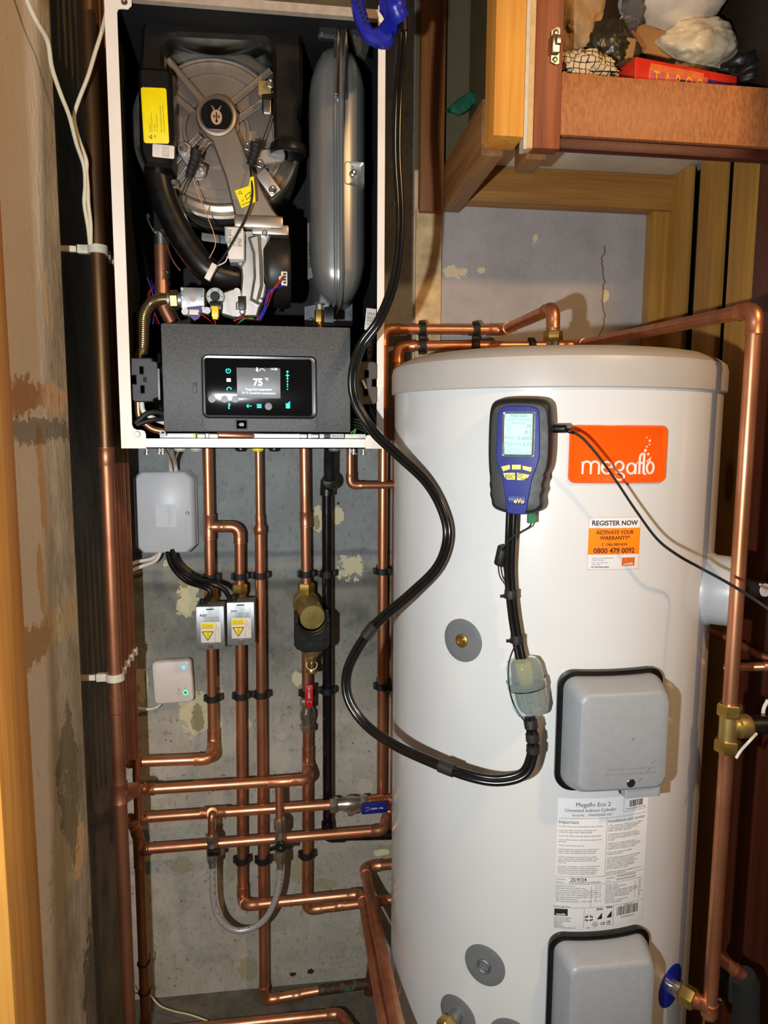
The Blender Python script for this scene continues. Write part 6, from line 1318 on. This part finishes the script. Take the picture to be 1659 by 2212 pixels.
MB().tube([b0+V((.0115*math.cos(a), -.012, -.036+.0115*math.sin(a))) for a in [math.pi*(.85+1.3*k/20) for k in range(21)]], .0011, 0, 8).build('cap_strap', WP, mf)
kp = []
MB().lathe([(.011, 0), (.0125, -.002), (.0125, -.010), (.0105, -.012), (.001, -.012)], b0-V((0, 0, .046)), (0, 0, 1), 0, 14, caps=False).build('knurled_cap', BRS, mf)
# red lever ball valve
NK = copper_mat('nickel', (200, 192, 176), (140, 128, 108), .24)
rv2 = empty('ball_valve', P(664, 1576, dW), 'nickel ball valve with red lever on the wall pipe under the brass filter', 'valve')
x_ = P(664, 1545, dW).x; z0_ = P(664, 1508, dW).z; z1_ = P(664, 1578, dW).z; vb = V((x_, -dW, z0_)); dz = V((0, 0, z1_-z0_))
MB().hexnut(vb, vb+dz*.26, .0175).build('upper_nut', NK, rv2); MB().hexnut(vb+dz*.80, vb+dz, .0178).build('lower_nut', NK, rv2)
MB().lathe([(.013, dz.z*.24), (.013, dz.z*.30), (.017, dz.z*.42), (.0175, dz.z*.55), (.015, dz.z*.68), (.013, dz.z*.82)], vb, UP, 0, 28, caps=False).lathe([(.007, .014), (.007, .036), (.005, .038)], vb+dz*.5, (0, -1, 0), 0, 6).build('body', NK, rv2)
lv, la_, lb_ = rect(659, 1480, 676, 1528, .095); fl5 = FY(V((lv.x, -.095, lv.z)), math.radians(-1))
MB().tube([V((x_, -.085, vb.z+dz.z*.5)), V((lv.x, -.09, lv.z-lb_))], .0038, 0, 8).build('lever_arm', NK, rv2)
lvr = MB().slab(fl5, la_, lb_, -.004, .002, .002, .0012).build('red_lever', M('lever_red', (196, 20, 26), .35, var=.04), rv2)
mb = MB(); mb.text(fl5, '22MM', width=.0155, mat=0, c=(0, .003), w=.0024, rot=math.pi/2, bold=.02); mb.text(fl5, 'MSL', width=.008, mat=0, c=(0, .018), w=.0024, rot=math.pi/2, bold=.02); mb.text(fl5, 'ON', width=.004, mat=0, c=(-.003, -.013), w=.0024, rot=math.pi/2); mb.text(fl5, 'OFF', width=.005, mat=0, c=(.004, -.013), w=.0024, rot=math.pi/2)
mb.tube([fl5(.0045*math.cos(a), -.014+.004*math.sin(a), .0022) for a in [.3+.25*k for k in range(10)]], .0003, 0, 5); mb.build('lever_print', LAB, lvr)
# blue lever ball valve
bv = empty('ball_valve', P(752, 1750, .085), 'nickel ball valve with blue lever on the middle cross pipe', 'valve')
pa_ = P(712, 1739, .085); pb_ = P(794, 1733, .085); dd_ = pb_-pa_; nd = dd_.normalized(); Lv = dd_.length
MB().hexnut(pa_, pa_+dd_*.22, .0178).build('left_nut', NK, bv); MB().hexnut(pa_+dd_*.80, pb_, .0178).build('right_nut', NK, bv)
MB().lathe([(.013, Lv*.2), (.014, Lv*.30), (.0175, Lv*.42), (.0175, Lv*.58), (.015, Lv*.70), (.013, Lv*.82)], pa_, nd, 0, 28, caps=False).lathe([(.008, .012), (.008, .034), (.006, .037)], pa_+dd_*.52, (0, -1, -.15), 0, 6).build('body', NK, bv)
lv, la_, lb_ = rect(781, 1736, 836, 1755, .13); fl6 = FY(V((lv.x, -.13, lv.z)), math.radians(1.5))
MB().tube([pa_+dd_*.52+V((0, -.036, -.006)), V((lv.x-la_, -.13, lv.z))], .004, 0, 8).build('lever_arm', NK, bv)
lvr = MB().slab(fl6, la_, lb_, -.004, .002, .002, .0012).build('blue_lever', M('lever_blue', (18, 30, 120), .35, var=.04), bv)
mb = MB(); mb.text(fl6, '22MM', width=.0145, mat=0, c=(-.001, 0), w=.0024, bold=.02); mb.text(fl6, 'MSL', width=.010, mat=0, c=(.0155, 0), w=.0024, bold=.01); mb.text(fl6, 'ON', width=.005, mat=0, c=(-.017, .0035), w=.0024); mb.text(fl6, 'OFF', width=.006, mat=0, c=(-.017, -.0038), w=.0024)
mb.tube([fl6(-.0145+.0035*math.cos(a), .0045*math.sin(a), .0022) for a in [-1.1+.22*k for k in range(11)]], .0003, 0, 5); mb.build('lever_print', LAB, lvr)
# filling loop
flp = empty('filling_loop', P(530, 2010, .12), 'silver braided filling hose in a U shape between two small valves', 'hose')
MB().tube(fillet([P(458, 1757, .095), P(458, 1760, .125), P(457, 1772, .128), P(457, 1808, .128)], .012)[0], .0078, 0, 18).build('left_tail', CU, flp)
xl0 = P(457, 1800, .128)
def small_valve(x, ya, yb, nm):
    a = P(x, ya, .128); b = P(x, yb, .128); b = V((a.x, a.y, b.z)); L_ = (b-a)
    MB().hexnut(a, a+L_*.28, .0135).build('valve_nut', NK, flp)
    MB().lathe([(.009, L_.z*.26), (.0098, L_.z*.4), (.012, L_.z*.5), (.012, L_.z*.72), (.0095, L_.z*.80)], a, UP, 0, 20, caps=False).build(nm, NK, flp)
    MB().hexnut(a+L_*.76, b, .0125).build('hose_nut', NK, flp); return a, b
a1, b1 = small_valve(457, 1802, 1860, 'left_valve_body')
MB().slab(FY((a1+b1)/2+V((.006, -.014, -.003))), .013, .0065, -.004, .004, .003, .002).lathe([(.006, 0), (.006, .010)], (a1+b1)/2+V((-.001, -.008, -.003)), (0, -1, 0), 0, 16).build('black_handle', BP, flp)
MB().tube([P(602, 1694, .118), P(603, 1772, .128)], .0078, 0, 18).build('right_tail', CU, flp)
a2, b2 = small_valve(604, 1768, 1862, 'right_valve_body')
hc_ = V((a2.x+.002, -.142, P(606, 1826, .14).z))
mb = MB().lathe([(.012, 0), (.012, .006), (.010, .008), (.001, .008)], hc_, (0, -1, 0), 0, 28); mb.prism(FY(hc_+V((0, -.002, 0))), [(-.024, -.007), (-.021, -.008), (-.009, -.004), (.009, -.004), (.020, -.006), (.024, -.002), (.023, .006), (.019, .007), (.009, .004), (-.009, .004), (-.021, .001), (-.024, -.002)], 0, .005, 0, .001); mb.build('butterfly_handle', BP, flp)
MB().lathe([(.003, 0), (.003, .0015)], hc_+V((0, -.008, 0)), (0, -1, 0), 0, 12).build('handle_screw', BRS, flp)
BR_ = NT('braid'); wv = BR_.n.new('ShaderNodeTexChecker'); wv.inputs['Scale'].default_value = 620
mpn = BR_.n.new('ShaderNodeMapping'); mpn.inputs['Rotation'].default_value = (.3, .78, .2); BR_.link(BR_.pos, mpn.inputs[0]); BR_.link(mpn.outputs[0], wv.inputs['Vector']); wv.inputs['Color1'].default_value = rgb(240, 238, 234); wv.inputs['Color2'].default_value = rgb(110, 108, 106)
BR_.set(wv.outputs['Color'], .35, .45); BR_.bump(wv.outputs['Fac'], .6, .001); BR_ = BR_.m
hb = spline([b1-V((0, 0, .012)), P(459, 1905, .128), P(462, 1950, .128), P(475, 1985, .128), P(503, 2008, .128), P(535, 2008, .128), P(568, 1990, .128), P(590, 1955, .128), P(602, 1912, .128), b2-V((0, 0, .012))], 12)
MB().tube(hb, .0068, 0, 22).build('braided_hose', BR_, flp)
for e_ in (b1, b2): MB().tube([e_, e_-V((0, 0, .002)), e_-V((0, 0, .014)), e_-V((0, 0, .016))], [.006, .0078, .0078, .006], 0, 18).build('ferrule', NK, flp)
# --- right side: brass tee, black pipe and odd pipes behind
tz = P(1577, 1570, .64).z
bt_ = empty('brass_tee', V((RX, -.64, tz-.03)), 'brass compression tee on the tall right-hand copper riser', 'fitting')
c0_ = V((RX, -.64, tz)); MB().tube([c0_+V((0, 0, .03)), c0_-V((0, 0, .03))], .0135, 0, 26).lathe([(.012, 0), (.013, .014), (.0185, .016), (.0185, .030), (.016, .034)], c0_, (1, -.1, .05), 0, 30).build('tee_body', BRD, bt_)
MB().hexnut(c0_+V((0, 0, .018)), c0_+V((0, 0, .038)), .0185).build('upper_nut', BRS, bt_); MB().hexnut(c0_-V((0, 0, .020)), c0_-V((0, 0, .040)), .0195).build('lower_nut', BRS, bt_)
mb = MB().tube([c0_+V((.030, -.003, .001)), c0_+V((.10, -.01, .005))], .0135, 0, 24).tube([c0_+V((.028, -.003, .001)), c0_+V((.050, -.005, .002))], .0155, 0, 24)
tag(mb.build('black_pipe', BP), 'black plastic pipe leaving the brass tee to the right', 'pipe')
pipe('thin shiny copper pipe passing right behind the tall riser at mid height', [P(1565, 1443, .50), P(1700, 1438, .56)], .0078, couplings=[(P(1650, 1440, .54), P(1680, 1439, .55))])
pipe('thin copper pipe sloping down to the right below the grey side housing', [P(1530, 1360, .36), P(1580, 1382, .40), P(1640, 1415, .46), P(1700, 1436, .5)], .0078, CU2, elbows=False)
bp_ = pipe('second copper pipe directly behind the lower tall riser', [V((RX-.012, -.50, P(1555, 1790, .5).z)), V((RX-.012, -.50, .03))], .010, CU2)
tag(MB().tube([V((RX-.014, -.50, P(1555, 1580, .5).z)), V((RX-.014, -.50, P(1550, 1690, .5).z)), V((RX-.014, -.50, P(1550, 1700, .5).z))], [.015, .018, .014], 0, 20).build('pipe_insulation', RUB), 'black foam insulation on the pipe behind the brass tee', 'insulation')
pipe('copper pipe sloping down right into black insulation at the bottom right', [P(1545, 2060, .56), P(1608, 2112, .58), P(1625, 2135, .58)], .011, CU2)
mb = MB().tube([P(1606, 2108, .585), P(1612, 2120, .585), P(1610, 2260, .585)], [.020, .022, .022], 0, 26).tube([P(1560, 2085, .54), P(1592, 2120, .56), P(1600, 2160, .57)], [.020, .022, .022], 0, 24)
tag(mb.build('pipe_insulation', M('foam_black', (24, 24, 24), .8, var=.15, vs=60, bump=.3)), 'thick black foam insulation at the bottom right corner', 'insulation')
for (l, r_, nm, m_) in (([(1500, 2160, .30), (1530, 2155, .35), (1560, 2158, .4)], .004, 'white cable low in the gap right of the cylinder', WP), ([(1500, 2085, .25), (1530, 2095, .3), (1560, 2100, .35)], .002, 'thin grey cable above the white one in the gap right of the cylinder', M('cable_grey', (150, 140, 120), .5, var=0)), ([(1659, 1512, .60), (1650, 1530, .60), (1648, 1548, .60)], .003, 'white string above the black pipe at the right edge', WP), ([(1634, 1585, .68), (1620, 1600, .69), (1600, 1622, .68), (1590, 1638, .68)], .0022, 'white string hanging from the brass tee', WP)):
    tag(MB().tube(spline(wpts(l), 6), r_, 0, 8).build('loose_cable', m_), nm, 'cable')
tag(MB().box(P(1530, 1900, .1), (.10, .01, .30), 0, .002, Matrix.Rotation(-.62, 3, 'Y')).build('grey_board', M('board_grey', (96, 88, 74), .7, var=.1)), 'leaning grey board in the gap right of the cylinder', 'board')
# --- cables in the upper left corner
WC = M('cable_white2', (206, 196, 172), .5, var=.03)
tag(MB().tube(spline(wpts([(50, -30, .56), (62, 10, .54), (80, 48, .52), (103, 90, .49), (112, 145, .46), (130, 200, .43), (150, 252, .40), (165, 310, .37), (181, 358, .35), (184, 400, .345), (182, 440, .34), (190, 490, .33), (194, 528, .32)]), 8), .0032, 0, 12).build('white_cable', WC), 'white cable falling from the top left corner across the plaster', 'cable')
tag(MB().tube(spline(wpts([(240, -20, .36), (222, 60, .36), (206, 112, .36), (190, 165, .36), (168, 222, .36), (160, 256, .355), (170, 300, .35), (186, 345, .35), (187, 372, .345), (190, 410, .34), (191, 440, .34), (196, 485, .33), (196, 528, .32)]), 8), .0032, 0, 12).build('white_cable', WC), 'white cable from behind the boiler corner joining the left one', 'cable')
random.seed(11)
for i in range(5):
    q = P(840+random.uniform(-30, 20), 2190+random.uniform(-10, 25), .25+.05*i)
    q.z = .034
    tag(lump((q.x, q.y, q.z+.004), (.014, .012, .008), 40+i, .5, 2).build('rubble', M('rubble', (150, 136, 114), .9, var=.1)), 'small lump of rubble on the floor by the cylinder foot', 'rubble', 'rubble on the floor')
